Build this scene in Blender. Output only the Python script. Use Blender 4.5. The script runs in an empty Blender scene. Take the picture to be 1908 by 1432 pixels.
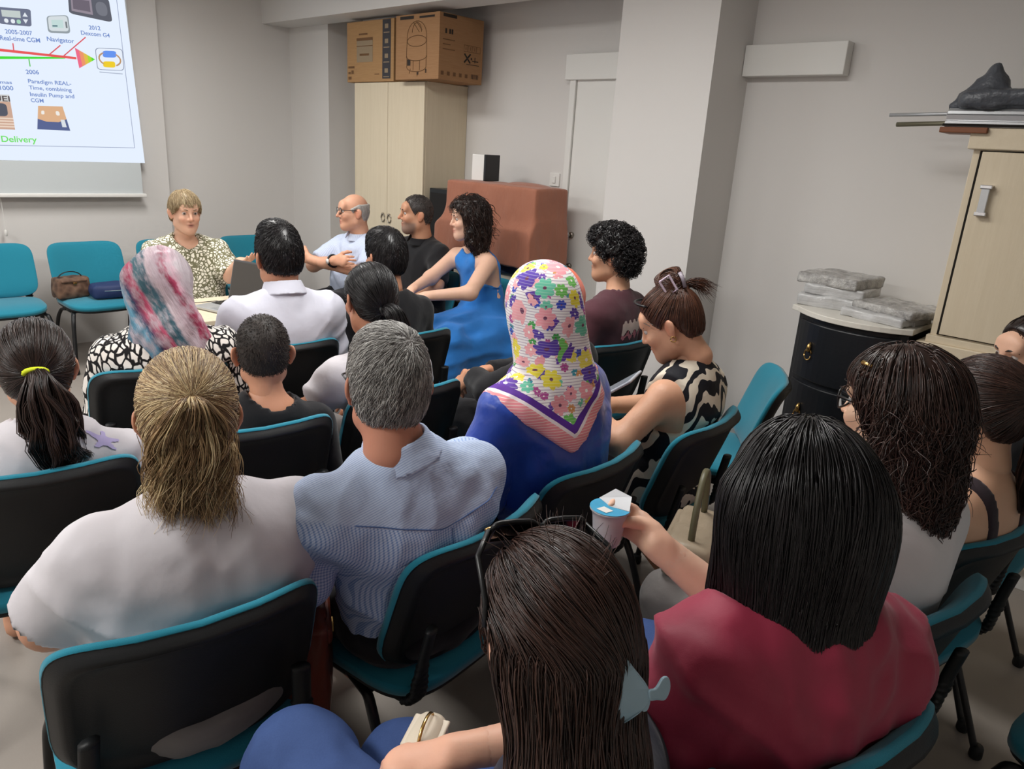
import bpy, bmesh, math, random
import numpy as np
from mathutils import Matrix, Vector
rng = np.random.default_rng(7); random.seed(7)
SC = bpy.context.scene
COL = SC.collection
# ------------------------------------------------------------------ camera
cd = bpy.data.cameras.new('camera'); cam = bpy.data.objects.new('camera', cd); COL.objects.link(cam)
cd.sensor_width = 36.0; cd.sensor_fit = 'HORIZONTAL'; cd.lens = 1375.75 / 1908 * 36.0
cd.clip_start = 0.02
_p, _r, _y = (math.radians(a) for a in (17.615, 3.634, 47.136))
_fw = np.array([math.sin(_y) * math.cos(_p), math.cos(_y) * math.cos(_p), -math.sin(_p)])
_r0 = np.array([math.cos(_y), -math.sin(_y), 0.0]); _u0 = np.cross(_r0, _fw)
_ri = math.cos(_r) * _r0 + math.sin(_r) * _u0; _up = -math.sin(_r) * _r0 + math.cos(_r) * _u0
cam.matrix_world = Matrix(((_ri[0], _up[0], -_fw[0], 0), (_ri[1], _up[1], -_fw[1], 0), (_ri[2], _up[2], -_fw[2], 1.63), (0, 0, 0, 1)))
SC.camera = cam
# ------------------------------------------------------------------ world, exposure, ceiling light
w = bpy.data.worlds.new('world'); SC.world = w; w.use_nodes = True
w.node_tree.nodes['Background'].inputs[0].default_value = (0.9, 0.95, 1.0, 1); w.node_tree.nodes['Background'].inputs[1].default_value = 0.3
SC.view_settings.view_transform = 'Standard'; SC.view_settings.look = 'None'; SC.view_settings.gamma = 1.0
SC.view_settings.use_curve_mapping = False; SC.view_settings.exposure = 0.0
try:
    SC.cycles.max_bounces = 8; SC.cycles.diffuse_bounces = 4; SC.cycles.glossy_bounces = 3; SC.cycles.transparent_max_bounces = 12
except Exception:
    pass
LAMPS = [(-0.9, 1.9), (-0.9, 4.4), (1.8, 1.9), (1.8, 4.4)]       # fluorescent ceiling fittings, above the frame
CEIL = 2.85
for i, (lx, ly) in enumerate(LAMPS):
    ld = bpy.data.lights.new('ceiling_tube_light', 'AREA'); ld.shape = 'RECTANGLE'; ld.size = 0.55; ld.size_y = 1.15
    ld.energy = 66 if lx < 0 else 50; ld.color = (1.0, 0.985, 0.955)
    lo = bpy.data.objects.new('ceiling_tube_light', ld); COL.objects.link(lo); lo.location = (lx, ly, CEIL - 0.09)

# ------------------------------------------------------------------ helpers
def link(o, parent=None):
    COL.objects.link(o)
    if parent is not None: o.parent = parent
    return o
def tag(o, label=None, cat=None, group=None, kind=None):
    if label: o['label'] = label
    if cat: o['category'] = cat
    if group: o['group'] = group
    if kind: o['kind'] = kind
    return o
def empty(name, loc=(0, 0, 0), rz=0.0, label=None, cat=None, group=None):
    o = bpy.data.objects.new(name, None); o.empty_display_size = 0.1; link(o)
    o.location = loc; o.rotation_euler = (0, 0, rz)
    return tag(o, label, cat, group)
def copy_tree(o, parent=None):
    c = o.copy(); COL.objects.link(c)
    if parent is not None: c.parent = parent
    for ch in o.children: copy_tree(ch, c)
    return c
def mesh_obj(name, V, Fs, m, parent=None, smooth=True, attrs=None):
    me = bpy.data.meshes.new(name)
    V = np.asarray(V, np.float32).reshape(-1, 3)
    if isinstance(Fs, np.ndarray) and Fs.ndim == 2:
        n, k = Fs.shape
        me.vertices.add(len(V)); me.vertices.foreach_set('co', V.ravel())
        me.loops.add(n * k); me.loops.foreach_set('vertex_index', Fs.astype(np.int32).ravel())
        me.polygons.add(n); me.polygons.foreach_set('loop_start', np.arange(0, n * k, k, dtype=np.int32))
        me.update(calc_edges=True); me.validate()
    else:
        me.from_pydata([tuple(map(float, v)) for v in V], [], [list(map(int, f)) for f in Fs])
    if smooth: me.polygons.foreach_set('use_smooth', np.ones(len(me.polygons), bool))
    for an, (ty, arr) in (attrs or {}).items():
        a = me.attributes.new(an, ty, 'POINT'); a.data.foreach_set({'FLOAT': 'value', 'FLOAT_VECTOR': 'vector', 'FLOAT_COLOR': 'color'}[ty], np.asarray(arr, np.float32).ravel())
    me.update()
    if m is not None: me.materials.append(m)
    o = bpy.data.objects.new(name, me)
    return link(o, parent)
class MB:
    """collects simple shapes into one mesh"""
    def __init__(s): s.v = []; s.f = []
    def add(s, V, Fs):
        o = len(s.v); s.v += [tuple(v) for v in V]; s.f += [tuple(i + o for i in f) for f in Fs]; return s
    def box(s, lo, hi, M=None):
        (x0, y0, z0), (x1, y1, z1) = lo, hi
        V = [(x0, y0, z0), (x1, y0, z0), (x1, y1, z0), (x0, y1, z0), (x0, y0, z1), (x1, y0, z1), (x1, y1, z1), (x0, y1, z1)]
        if M is not None: V = [tuple(M @ Vector(v)) for v in V]
        return s.add(V, [(3, 2, 1, 0), (4, 5, 6, 7), (0, 1, 5, 4), (1, 2, 6, 5), (2, 3, 7, 6), (3, 0, 4, 7)])
    def tube(s, P, R, n=8, e=1.0, closed=False):
        P = np.asarray(P, float); m = len(P); R = np.full(m, R) if np.isscalar(R) else np.asarray(R, float)
        T = np.gradient(P, axis=0); T /= np.linalg.norm(T, axis=1)[:, None] + 1e-12
        ref = np.array([0, 0, 1.0]) if abs(T[:, 2]).mean() < 0.8 else np.array([1.0, 0, 0])
        A = np.cross(T, ref); A /= np.linalg.norm(A, axis=1)[:, None] + 1e-12; B = np.cross(T, A)
        t = np.arange(n) * 2 * math.pi / n
        V = (P[:, None] + R[:, None, None] * (np.cos(t)[None, :, None] * A[:, None] + e * np.sin(t)[None, :, None] * B[:, None])).reshape(-1, 3)
        Fs = [(i * n + j, i * n + (j + 1) % n, (i + 1) * n + (j + 1) % n, (i + 1) * n + j) for i in range(m - 1) for j in range(n)]
        if not closed: Fs += [tuple(range(n - 1, -1, -1)), tuple((m - 1) * n + j for j in range(n))]
        return s.add(V, Fs)
    def lathe(s, prof, c=(0, 0, 0), n=24):
        V = []; 
        for r, z in prof: V += [(c[0] + r * math.cos(2 * math.pi * j / n), c[1] + r * math.sin(2 * math.pi * j / n), c[2] + z) for j in range(n)]
        m = len(prof)
        Fs = [(i * n + j, i * n + (j + 1) % n, (i + 1) * n + (j + 1) % n, (i + 1) * n + j) for i in range(m - 1) for j in range(n)]
        return s.add(V, Fs)
    def build(s, name, m, parent=None, smooth=False, bevel=0.0, seg=2):
        o = mesh_obj(name, s.v, s.f, m, parent, smooth)
        if bevel:
            b = o.modifiers.new('bevel', 'BEVEL'); b.width = bevel; b.segments = seg; b.limit_method = 'ANGLE'; b.angle_limit = 0.6
        return o
def box(name, lo, hi, m, parent=None, bevel=0.0, M=None):
    return MB().box(lo, hi, M).build(name, m, parent, bevel=bevel)
# ------------------------------------------------------------------ materials
def lin(r, g, b):
    f = lambda c: (c / 255 / 12.92) if c / 255 <= 0.04045 else ((c / 255 + 0.055) / 1.055) ** 2.4
    return (f(r), f(g), f(b), 1.0)
class NT:
    """short-hand for node trees"""
    def __init__(s, name):
        s.m = bpy.data.materials.new(name); s.m.use_nodes = True; s.t = s.m.node_tree; s.n = s.t.nodes
        s.b = s.n['Principled BSDF']
    def new(s, ty, **kw):
        n = s.n.new('ShaderNode' + ty)
        for k, v in kw.items(): setattr(n, k, v)
        return n
    def set(s, node, idx, val):
        if val is None: return
        if hasattr(val, 'is_output') or isinstance(val, bpy.types.NodeSocket): s.t.links.new(val, node.inputs[idx])
        else: node.inputs[idx].default_value = val
    def math(s, op, a, b=None, c=None, clamp=False):
        n = s.new('Math', operation=op, use_clamp=clamp)
        for i, v in enumerate((a, b, c)): s.set(n, i, v)
        return n.outputs[0]
    def vmath(s, op, a, b=None, out=0):
        n = s.new('VectorMath', operation=op); s.set(n, 0, a); s.set(n, 1, b); return n.outputs[out]
    def mix(s, f, a, b):
        n = s.new('Mix', data_type='RGBA'); s.set(n, 0, f); s.set(n, 6, a); s.set(n, 7, b); return n.outputs[2]
    def co(s, kind='Object'): return s.new('TexCoord').outputs[kind]
    def attr(s, name, out='Vector'): return s.new('Attribute', attribute_name=name).outputs[out]
    def mapped(s, v, scale=(1, 1, 1), rot=(0, 0, 0), loc=(0, 0, 0)):
        n = s.new('Mapping'); s.set(n, 0, v); n.inputs['Scale'].default_value = scale; n.inputs['Rotation'].default_value = rot; n.inputs['Location'].default_value = loc; return n.outputs[0]
    def noise(s, v, scale, detail=3, rough=0.55, out=0, dist=0.0):
        n = s.new('TexNoise'); s.set(n, 'Vector', v); n.inputs['Scale'].default_value = scale; n.inputs['Detail'].default_value = detail; n.inputs['Roughness'].default_value = rough; n.inputs['Distortion'].default_value = dist; return n.outputs[out]
    def vor(s, v, scale, feature='F1', dims='3D', rnd=1.0):
        n = s.new('TexVoronoi', feature=feature, voronoi_dimensions=dims); s.set(n, 'Vector', v); n.inputs['Scale'].default_value = scale; n.inputs['Randomness'].default_value = rnd; return n
    def ramp(s, f, stops, interp='LINEAR'):
        n = s.new('ValToRGB'); s.set(n, 0, f); e = n.color_ramp.elements; n.color_ramp.interpolation = interp
        while len(e) < len(stops): e.new(0.5)
        for i, (p, c) in enumerate(stops): e[i].position = p; e[i].color = c
        return n.outputs[0]
    def sep(s, v): n = s.new('SeparateXYZ'); s.set(n, 0, v); return n.outputs
    def comb(s, x, y, z=0.0): n = s.new('CombineXYZ'); s.set(n, 0, x); s.set(n, 1, y); s.set(n, 2, z); return n.outputs[0]
    def bump(s, h, strength=0.3, dist=0.01):
        n = s.new('Bump'); n.inputs['Strength'].default_value = strength; n.inputs['Distance'].default_value = dist; s.set(n, 'Height', h); s.t.links.new(n.outputs[0], s.b.inputs['Normal'])
    def done(s, col=None, rough=0.6, spec=0.35, metal=0.0, **kw):
        s.set(s.b, 'Base Color', col); s.set(s.b, 'Roughness', rough); s.b.inputs['Specular IOR Level'].default_value = spec; s.b.inputs['Metallic'].default_value = metal
        for k, v in kw.items(): s.set(s.b, k, v)
        return s.m
def plain(name, rgb, rough=0.6, spec=0.35, metal=0.0, nscale=40.0, var=0.06, bump=0.0, bdist=0.004, **kw):
    t = NT(name); c = lin(*rgb); v = t.noise(t.co(), nscale, 3)
    col = t.mix(t.math('MULTIPLY', v, var * 2), c, tuple(x * (1 - 2.2 * var) for x in c[:3]) + (1,))
    if bump: t.bump(v, bump, bdist)
    return t.done(col, rough, spec, metal, **kw)
def emis(name, rgb, e):
    t = NT(name); c = lin(*rgb); t.n.remove(t.b); n = t.new('Emission'); n.inputs[0].default_value = c; n.inputs[1].default_value = e
    t.t.links.new(n.outputs[0], t.n['Material Output'].inputs[0]); return t.m
def wood(name, c1, c2, axis='Z', rough=0.45):
    t = NT(name); sc = (22, 22, 1.2) if axis == 'Z' else (1.2, 22, 22)
    v = t.noise(t.mapped(t.co(), sc), 1.6, 4, 0.6, dist=0.4); g = t.noise(t.mapped(t.co(), tuple(x * 6 for x in sc)), 2, 2)
    col = t.mix(t.math('MULTIPLY_ADD', g, 0.35, t.math('MULTIPLY', v, 0.65)), lin(*c1), lin(*c2)); return t.done(col, rough, 0.3)
M = {}
M['wall'] = plain('wall_paint', (214, 211, 208), 0.75, 0.2, nscale=3.0, var=0.015, bump=0.0)
M['ceil'] = plain('ceiling_paint', (225, 224, 222), 0.85, 0.15, nscale=3.0, var=0.01)
t = NT('floor_vinyl'); v = t.noise(t.co(), 2.2, 4); g = t.noise(t.co(), 160, 2)
M['floor'] = t.done(t.mix(t.math('MULTIPLY_ADD', g, 0.25, t.math('MULTIPLY', v, 0.5)), lin(158, 150, 142), lin(134, 126, 119)), 0.42, 0.35)
M['white_paint'] = plain('white_lacquer', (222, 221, 217), 0.45, 0.35, nscale=6, var=0.012)
M['white_plastic'] = plain('white_plastic', (226, 224, 220), 0.35, 0.4, nscale=20, var=0.01)
M['alu'] = plain('brushed_aluminium', (190, 192, 194), 0.35, 0.5, 0.6, nscale=30, var=0.03)
M['steel'] = plain('satin_steel', (165, 158, 148), 0.3, 0.5, 1.0, nscale=60, var=0.05)
M['chrome'] = plain('chrome', (215, 215, 218), 0.15, 0.5, 1.0, nscale=60, var=0.02)
M['gold'] = plain('gold_metal', (214, 176, 110), 0.25, 0.5, 1.0, nscale=60, var=0.04)
M['black_metal'] = plain('black_painted_metal', (22, 23, 25), 0.35, 0.4, nscale=50, var=0.05)
t = NT('black_shell_plastic'); g = t.noise(t.co(), 420, 2); t.bump(g, 0.25, 0.0012)
M['shell'] = t.done(t.mix(t.noise(t.co(), 6, 2), lin(28, 30, 32), lin(20, 22, 24)), 0.5, 0.35)
t = NT('teal_upholstery'); g = t.noise(t.co(), 700, 2); wv = t.vor(t.co(), 500).outputs[0]; t.bump(wv, 0.25, 0.001)
M['teal'] = t.done(t.mix(t.math('MULTIPLY', g, 0.7), lin(38, 134, 156), lin(28, 110, 132)), 0.85, 0.15, **{'Sheen Weight': 0.25})
M['maple'] = wood('maple_laminate', (224, 211, 187), (202, 187, 160))
M['maple_h'] = wood('maple_laminate_lengthwise', (224, 211, 187), (204, 189, 162), 'X')
M['dark_gap'] = plain('dark_gap', (30, 26, 22), 0.8, 0.2)
# ------------------------------------------------------------------ room shell
XL, XR, YB, YF = -2.3, 4.0, -1.6, 6.28
def struct(name, lo, hi, m, parent=None, bevel=0.0):
    o = box(name, lo, hi, m, parent, bevel)
    if parent is None: tag(o, kind='structure')
    return o
struct('floor', (XL - .1, YB - .1, -.1), (XR + .1, YF + .1, 0), M['floor'])
struct('ceiling', (XL - .1, YB - .1, CEIL), (XR + .1, YF + .1, CEIL + .1), M['ceil'])
struct('wall_left', (XL - .1, YB - .1, 0), (XL, YF + .1, CEIL), M['wall'])
struct('wall_back', (XL, YB - .1, 0), (XR, YB, CEIL), M['wall'])
struct('wall_front', (XL, YF, 0), (XR, YF + .1, CEIL), M['wall'])
struct('wall_right', (XR, YB - .1, 0), (XR + .1, YF + .1, CEIL), M['wall'])
struct('wall_panel_front', (XL, 6.20, 0), (2.51, YF, CEIL), M['wall'])
struct('column_front', (3.66, 5.68, 0), (XR, YF, CEIL), M['wall'])
struct('pier_right', (3.62, 2.107, 0), (XR, 2.71, CEIL), M['wall'])
struct('beam_right', (3.41, 2.71, 2.505), (3.66, YF, CEIL), M['wall'])
struct('baseboard_front', (2.52, YF - .012, 0), (3.66, YF, .06), M['white_paint'])
# sliding door with its rail cover, partly behind the pier
d = tag(box('door_1', (3.955, 2.2, 0.005), (3.99, 3.265, 2.08), M['white_paint'], bevel=.003), kind='structure')
fr = MB().box((3.94, 3.268, 0), (4.0, 3.315, 2.08)).build('door_jamb', M['white_paint'], d, bevel=.003)
h = MB()
h.lathe([(0.0, 0), (.022, 0), (.022, .006), (.014, .01), (.014, .03), (0, .03)], n=18)
rosette = None
for z in (0.895, 1.105):
    mb = MB(); mb.tube([(3.955, 3.205, z), (3.935, 3.205, z)], .019, 16); mb.tube([(3.935, 3.205, z), (3.905, 3.205, z)], .010, 12)
    mb.build('handle_mount', M['steel'], d, smooth=True)
MB().tube([(3.905, 3.205, 0.88), (3.905, 3.205, 1.12)], .0095, 12).build('pull_handle', M['chrome'], d, smooth=True)
tag(box('trim_1', (3.925, 2.71, 2.078), (4.0, 3.35, 2.232), M['white_paint'], bevel=.004), 'white rail cover box above the sliding door', kind='structure')
tag(box('trim_2', (3.925, 1.565, 2.078), (4.0, 2.105, 2.232), M['white_paint'], bevel=.004), 'white rail cover box on the bare wall beside the pier', kind='structure')
# ceiling fittings (above the frame)
for i, (lx, ly) in enumerate(LAMPS):
    c = empty('ceiling_light', (lx, ly, CEIL), 0, 'white fluorescent ceiling fitting ' + ['over the back seats by the side wall', 'over the front corner by the screen', 'above the rear row of chairs', 'above the speaker table'][i], 'light', 'ceiling lights')
    MB().box((-.31, -.62, -.08), (.31, .62, 0)).build('housing', M['white_paint'], c, bevel=.004)
    for sx in (-.14, .14): MB().tube([(sx, -.57, -.1), (sx, .57, -.1)], .013, 10).build('tube', emis('fluorescent_tube', (255, 246, 232), 3.0) if i == 0 and sx < 0 else bpy.data.materials['fluorescent_tube'], c, smooth=True)
# light switch
s = empty('light_switch', (4.0, 3.43, 1.45), 0, 'square white light switch on the wall above the draped brown cloth', 'switch')
MB().box((-.010, -.043, -.043), (0, .043, .043)).build('plate', M['white_plastic'], s, bevel=.002)
MB().box((-.017, -.012, -.022), (-.010, .012, .022)).build('rocker', M['white_plastic'], s, bevel=.002)
# ------------------------------------------------------------------ projection screen and slide
scr = empty('projection_screen', (0.9, 6.12, 1.12), 0, 'pull-down projection screen showing a medical device timeline slide', 'screen')
def inS(o): o.location = (-0.9, -6.12, -1.12); return o
M['screen_cloth'] = plain('screen_cloth', (196, 202, 204), 0.8, 0.2, nscale=10, var=0.01)
inS(box('screen_fabric', (-.5, 6.105, 1.13), (2.268, 6.109, 2.84), M['screen_cloth'], scr))
inS(box('screen_case', (-.6, 6.08, 2.76), (2.33, 6.19, 2.85), M['white_paint'], scr, bevel=.01))
inS(box('bottom_bar', (-.52, 6.09, 1.108), (2.292, 6.125, 1.135), M['white_plastic'], scr, bevel=.006))
inS(MB().tube([(1.337, 6.14, 1.10), (1.342, 6.145, .98), (1.342, 6.15, .88)], .002, 6).build('pull_cord', M['white_plastic'], scr))
inS(MB().tube([(1.342, 6.15, .885), (1.342, 6.15, .875), (1.342, 6.15, .845), (1.342, 6.15, .84)], [.004, .010, .010, .004], 10).build('cord_grip', M['white_plastic'], scr, smooth=True))
EM = {}
def em(rgb, e=1.0):
    k = (rgb, e)
    if k not in EM: EM[k] = emis('projected_colour', rgb, e)
    return EM[k]
def poly(name, pts, col, lift, e=1.0, parent=None):
    """flat print on the slide, pts in (X, Z) of the screen plane"""
    y0, y1 = 6.1045 - lift * .0004, 6.1045 - lift * .0004 + .0003
    n = len(pts); V = [(x, y0, z) for x, z in pts] + [(x, y1, z) for x, z in pts]
    Fs = [tuple(range(n)), tuple(range(2 * n - 1, n - 1, -1))] + [(i, n + i, n + (i + 1) % n, (i + 1) % n) for i in range(n)]
    o = mesh_obj(name, V, Fs, em(col, e), parent or scr, smooth=False)
    return inS(o) if parent is None else o
def line(name, pts, w, col, lift, e=1.0):
    P = np.array(pts, float); T = np.gradient(P, axis=0); N = np.stack([-T[:, 1], T[:, 0]], 1); N /= np.linalg.norm(N, axis=1)[:, None]
    W = np.full(len(P), w) if np.isscalar(w) else np.asarray(w)
    return poly(name, [tuple(p) for p in np.concatenate([P + N * W[:, None] / 2, (P - N * W[:, None] / 2)[::-1]])], col, lift, e)
def rrect(q, r=.2, n=5):
    """rounded quad from corners a,b,c,d"""
    q = np.array(q, float); out = []
    for i in range(4):
        p, a, b = q[i], q[i - 1], q[(i + 1) % 4]
        A, B = p + (a - p) * r, p + (b - p) * r
        for k in range(n + 1):
            t_ = k / n; out.append(tuple((1 - t_) ** 2 * A + 2 * t_ * (1 - t_) * p + t_ * t_ * B))
    return out
def text(body, a, b, h, col, lift=4, e=1.0):
    cu = bpy.data.curves.new('lettering', 'FONT'); cu.body = body; cu.size = 1.0; cu.extrude = .0002
    cu.offset = 0.016
    o = bpy.data.objects.new('lettering', cu); link(o, scr); cu.materials.append(em(col, e))
    bpy.context.view_layer.update(); wd = max(o.dimensions.x, 1e-3)
    L = math.hypot(b[0] - a[0], b[1] - a[1]); sx = L / wd; sy = h / 0.72
    o.scale = (sx, sy, 1); o.rotation_euler = (math.pi / 2, -math.atan2(b[1] - a[1], b[0] - a[0]), 0)
    o.location = (a[0] - .9, 6.1040 - lift * .0004 - 6.12, a[1] - 1.12)
    me = bpy.data.meshes.new_from_object(o); n_ = bpy.data.objects.new('lettering', me); link(n_, scr); n_.location, n_.rotation_euler, n_.scale = o.location.copy(), o.rotation_euler.copy(), o.scale.copy()
    bpy.data.objects.remove(o); n_.name = 'lettering'
    return n_
BL = (116, 142, 202); SKYW = (226, 236, 250)
poly('slide_image', [(-.4, 1.335), (2.3009, 1.3618), (2.2475, 2.74), (-.4, 2.70)], SKYW, 1, 1.05)
line('slide_border', [(-.3, 1.41), (2.2363, 1.4694)], .004, (150, 160, 190), 2)
line('slide_border', [(2.2363, 1.4694), (2.1966, 2.70)], .004, (150, 160, 190), 2)
line('timeline_red', [(-.3, 2.02), (1.3961, 2.0472), (1.9, 2.0519)], [.02, .017, .015], (232, 92, 92), 3)
line('timeline_green', [(-.3, 1.96), (1.3893, 1.9942), (1.7498, 2.0366), (1.83, 2.043)], [.02, .017, .012, .004], (74, 222, 60), 2)
for a, b, c in (((1.5255, 2.0983), (1.525, 2.0527), (220, 90, 100)), ((1.8086, 2.1226), (1.7305, 2.0523), (220, 90, 100)), ((1.974, 2.1961), (1.8226, 2.0579), (220, 90, 100)), ((1.6071, 2.0168), (1.6089, 1.9657), (110, 200, 110))):
    line('timeline_tick', [a, b], .007, c, 3)
ar = [(1.8975, 2.1189), (1.912, 1.9884), (2.0217, 2.0587)]
for k, c in enumerate(((238, 110, 140), (238, 150, 110), (226, 190, 80), (170, 220, 60), (90, 222, 60))):
    f0, f1 = k / 5, (k + 1) / 5; L2 = lambda p, f: tuple(np.array(p) * (1 - f) + np.array(ar[2]) * f)
    poly('arrow_head', [L2(ar[0], f0), L2(ar[1], f0), L2(ar[1], f1), L2(ar[0], f1)] if k < 4 else [L2(ar[0], f0), L2(ar[1], f0), ar[2]], c, 4)
ic = [(2.0286, 2.1358), (2.2129, 2.1525), (2.2114, 2.0047), (2.0287, 1.9916)]
poly('icon_frame', rrect(ic, .16), (130, 140, 165), 2); cc = np.mean(ic, 0)
poly('icon_ground', rrect([tuple(cc + (np.array(p) - cc) * .955) for p in ic], .16), (232, 240, 252), 3)
poly('icon_blue', rrect([(2.0764, 2.1233), (2.1672, 2.1318), (2.1649, 2.0868), (2.074, 2.0788)], .3), (104, 150, 240), 4)
poly('icon_yellow', rrect([(2.0724, 2.0529), (2.1533, 2.0604), (2.1533, 2.0184), (2.0704, 2.0131)], .3), (240, 206, 50), 4)
for sx, ph in ((-1, 2.1), (1, -1.0)):
    line('icon_arc', [(cc[0] + .072 * math.cos(a), cc[1] + .045 * math.sin(a)) for a in np.linspace(ph, ph + 2.0, 8)], .010, (190, 150, 110), 4)
line('caption_rule', [(2.0421, 1.9782), (2.199, 1.982)], .006, (176, 186, 206), 3)
for b_, a, b, h_ in (('2005-2007', (1.4893, 2.1529), (1.6455, 2.1629), .026), ('Real-time CGM', (1.4537, 2.1094), (1.6858, 2.1232), .028), ('Navigator', (1.7279, 2.14), (1.8958, 2.1473), .028), ('2012', (2.0016, 2.2498), (2.0767, 2.2548), .027), ('Dexcom G4', (1.9449, 2.2093), (2.1321, 2.2159), .027), ('2006', (1.5793, 1.9167), (1.657, 1.9221), .027), ('Paradigm REAL-', (1.5831, 1.8607), (1.847, 1.8694), .025), ('Time, combining', (1.5853, 1.8203), (1.8473, 1.8282), .025), ('Insulin Pump and', (1.5846, 1.7774), (1.8571, 1.7867), .026), ('CGM', (1.5863, 1.7394), (1.663, 1.7419), .025), ('mas', (1.4195, 1.8398), (1.488, 1.8438), .021), (':1000', (1.4, 1.799), (1.4918, 1.8049), .027)):
    text(b_, a, b, h_, BL)
text('Delivery', (1.3796, 1.4717), (1.5894, 1.477), .04, (120, 226, 110))
# device pictures on the slide
def quadp(q, u, v): q = np.array(q); return tuple((1 - u) * (1 - v) * q[0] + u * (1 - v) * q[1] + u * v * q[2] + (1 - u) * v * q[3])
def sub(q, u0, v0, u1, v1): return [quadp(q, u0, v0), quadp(q, u1, v0), quadp(q, u1, v1), quadp(q, u0, v1)]
q1 = [(1.4586, 2.3057), (1.6539, 2.3214), (1.6474, 2.2153), (1.4643, 2.2061)]
poly('pictured_monitor', rrect(q1, .12), (112, 118, 140), 3); poly('pictured_display', sub(q1, .12, .15, .68, .55), (196, 206, 204), 4)
for u in (.22, .42, .6): poly('pictured_button', rrect(sub(q1, u - .06, .65, u + .07, .9), .5), (232, 238, 244) if u != .6 else (170, 214, 190), 4)
poly('pictured_button', [quadp(q1, .82, .2), quadp(q1, .9, .45), quadp(q1, .74, .45)], (226, 232, 240), 4); poly('pictured_button', [quadp(q1, .82, .85), quadp(q1, .9, .6), quadp(q1, .74, .6)], (226, 232, 240), 4)
q2 = [(1.7432, 2.2964), (1.8775, 2.3218), (1.8806, 2.205), (1.742, 2.1921)]
poly('pictured_receiver', rrect(q2, .2), (150, 160, 166), 3); poly('pictured_receiver_face', rrect(sub(q2, .06, .04, .94, .88), .2), (214, 222, 226), 4)
poly('pictured_display', sub(q2, .2, .25, .72, .7), (196, 220, 218), 5); poly('pictured_button', sub(q2, .22, .55, .45, .63), (90, 120, 130), 6); poly('pictured_button', sub(q2, .82, .35, .9, .7), (120, 126, 130), 5)
q3 = [(1.8901, 2.4519), (2.1508, 2.4687), (2.1619, 2.3176), (1.8859, 2.3338)]
poly('pictured_pump', rrect(q3, .14), (96, 98, 108), 3); poly('pictured_display', sub(q3, .06, .12, .55, .84), (150, 140, 152), 4); poly('pictured_display_inner', sub(q3, .1, .2, .5, .72), (112, 104, 116), 5)
poly('pictured_button', rrect(sub(q3, .64, .18, .92, .8), .5), (120, 122, 132), 4)
q4 = [(1.6269, 1.7187), (1.7776, 1.7258), (1.8094, 1.5666), (1.6042, 1.5644)]
poly('pictured_waist', q4, (222, 178, 140), 3); poly('pictured_jeans', [quadp(q4, 0, .55), quadp(q4, .3, .66), quadp(q4, .7, .66), quadp(q4, 1, .52), q4[2], q4[3]], (92, 104, 148), 4)
poly('pictured_sensor', rrect(sub(q4, .12, .2, .24, .36), .4), (240, 236, 230), 5); poly('pictured_sensor', rrect(sub(q4, .66, .2, .8, .38), .4), (240, 236, 230), 5); poly('pictured_pump', sub(q4, .78, .55, .92, .86), (220, 226, 232), 5)
q5 = [(1.30, 1.7668), (1.4639, 1.7743), (1.4712, 1.5535), (1.29, 1.55)]
poly('pictured_hand', q5, (206, 170, 150), 3); poly('pictured_band', sub(q5, 0, 0, 1, .2), (206, 206, 206), 4)
text('UEI', quadp(q5, .42, .19), quadp(q5, .98, .19), .035, (92, 84, 84), 6); poly('pictured_pump', rrect(sub(q5, .3, .25, .85, .62), .3), (90, 92, 104), 5)
for k in range(4): poly('pictured_finger', sub(q5, .35, .66 + k * .08, 1, .70 + k * .08), (236, 214, 196), 5)
# ------------------------------------------------------------------ tall cupboard with boxes on top
cb = empty('tall_cupboard', (3.79, 4.77, 0), 0, 'tall maple two-door cupboard in the corner under the cardboard boxes', 'cupboard')
def inC(o): o.location = (-3.79, -4.77, 0); return o
inC(MB().box((3.605, 4.345, 0), (3.998, 5.2, 2.052)).build('carcass', M['maple'], cb, bevel=.002))
for y0, y1, hy in ((4.347, 4.770, 4.735), (4.774, 5.198, 4.815)):
    dr = inC(MB().box((3.585, y0, .08), (3.603, y1, 2.048)).build('door', M['maple'], cb, bevel=.0015))
    mb = MB(); P = [(3.578, hy + .022 * math.cos(a), 1.06 + .030 * math.sin(a)) for a in np.linspace(0, 2 * math.pi, 21)]
    mb.tube(P, .004, 6); mb.tube([(3.586, hy, 1.09), (3.570, hy, 1.09)], .008, 8); mb.build('ring_handle', M['steel'], dr, smooth=True)
t = NT('brown_cardboard'); g = t.noise(t.mapped(t.co(), (3, 3, 60)), 3, 3); M['card'] = t.done(t.mix(g, lin(180, 142, 100), lin(158, 122, 84)), 0.8, 0.15)
t = NT('darker_cardboard'); g = t.noise(t.mapped(t.co(), (3, 3, 60)), 3, 3); M['card2'] = t.done(t.mix(g, lin(170, 132, 96), lin(146, 108, 76)), 0.8, 0.15)
M['ink'] = plain('black_print', (52, 46, 42), 0.7, 0.2); M['ink_soft'] = plain('brown_print', (112, 82, 56), 0.7, 0.2); M['paper_print'] = plain('pale_print', (150, 132, 108), 0.7, 0.2)
def boxprint(parent, face, rects, m, name='print'):
    """flat print on a box face; face(u, v) gives the point, rects in metres on that face"""
    for r in rects:
        q = [face(r[0], r[1]), face(r[2], r[1]), face(r[2], r[3]), face(r[0], r[3])]
        mesh_obj(name, q, [(0, 1, 2, 3)], m, parent, smooth=False)
c1 = empty('cardboard_box', (3.78, 4.99, 2.053), 0, 'cardboard box with an oven picture and a dark icon strip on the cupboard', 'box', 'boxes on the cupboard')
MB().box((-.20, -.29, 0), (.21, .30, .425)).build('carton', M['card'], c1, bevel=.003)
fa = lambda u, v: (-.2015, .30 - u, v)                       # front face, u from its far end
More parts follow.
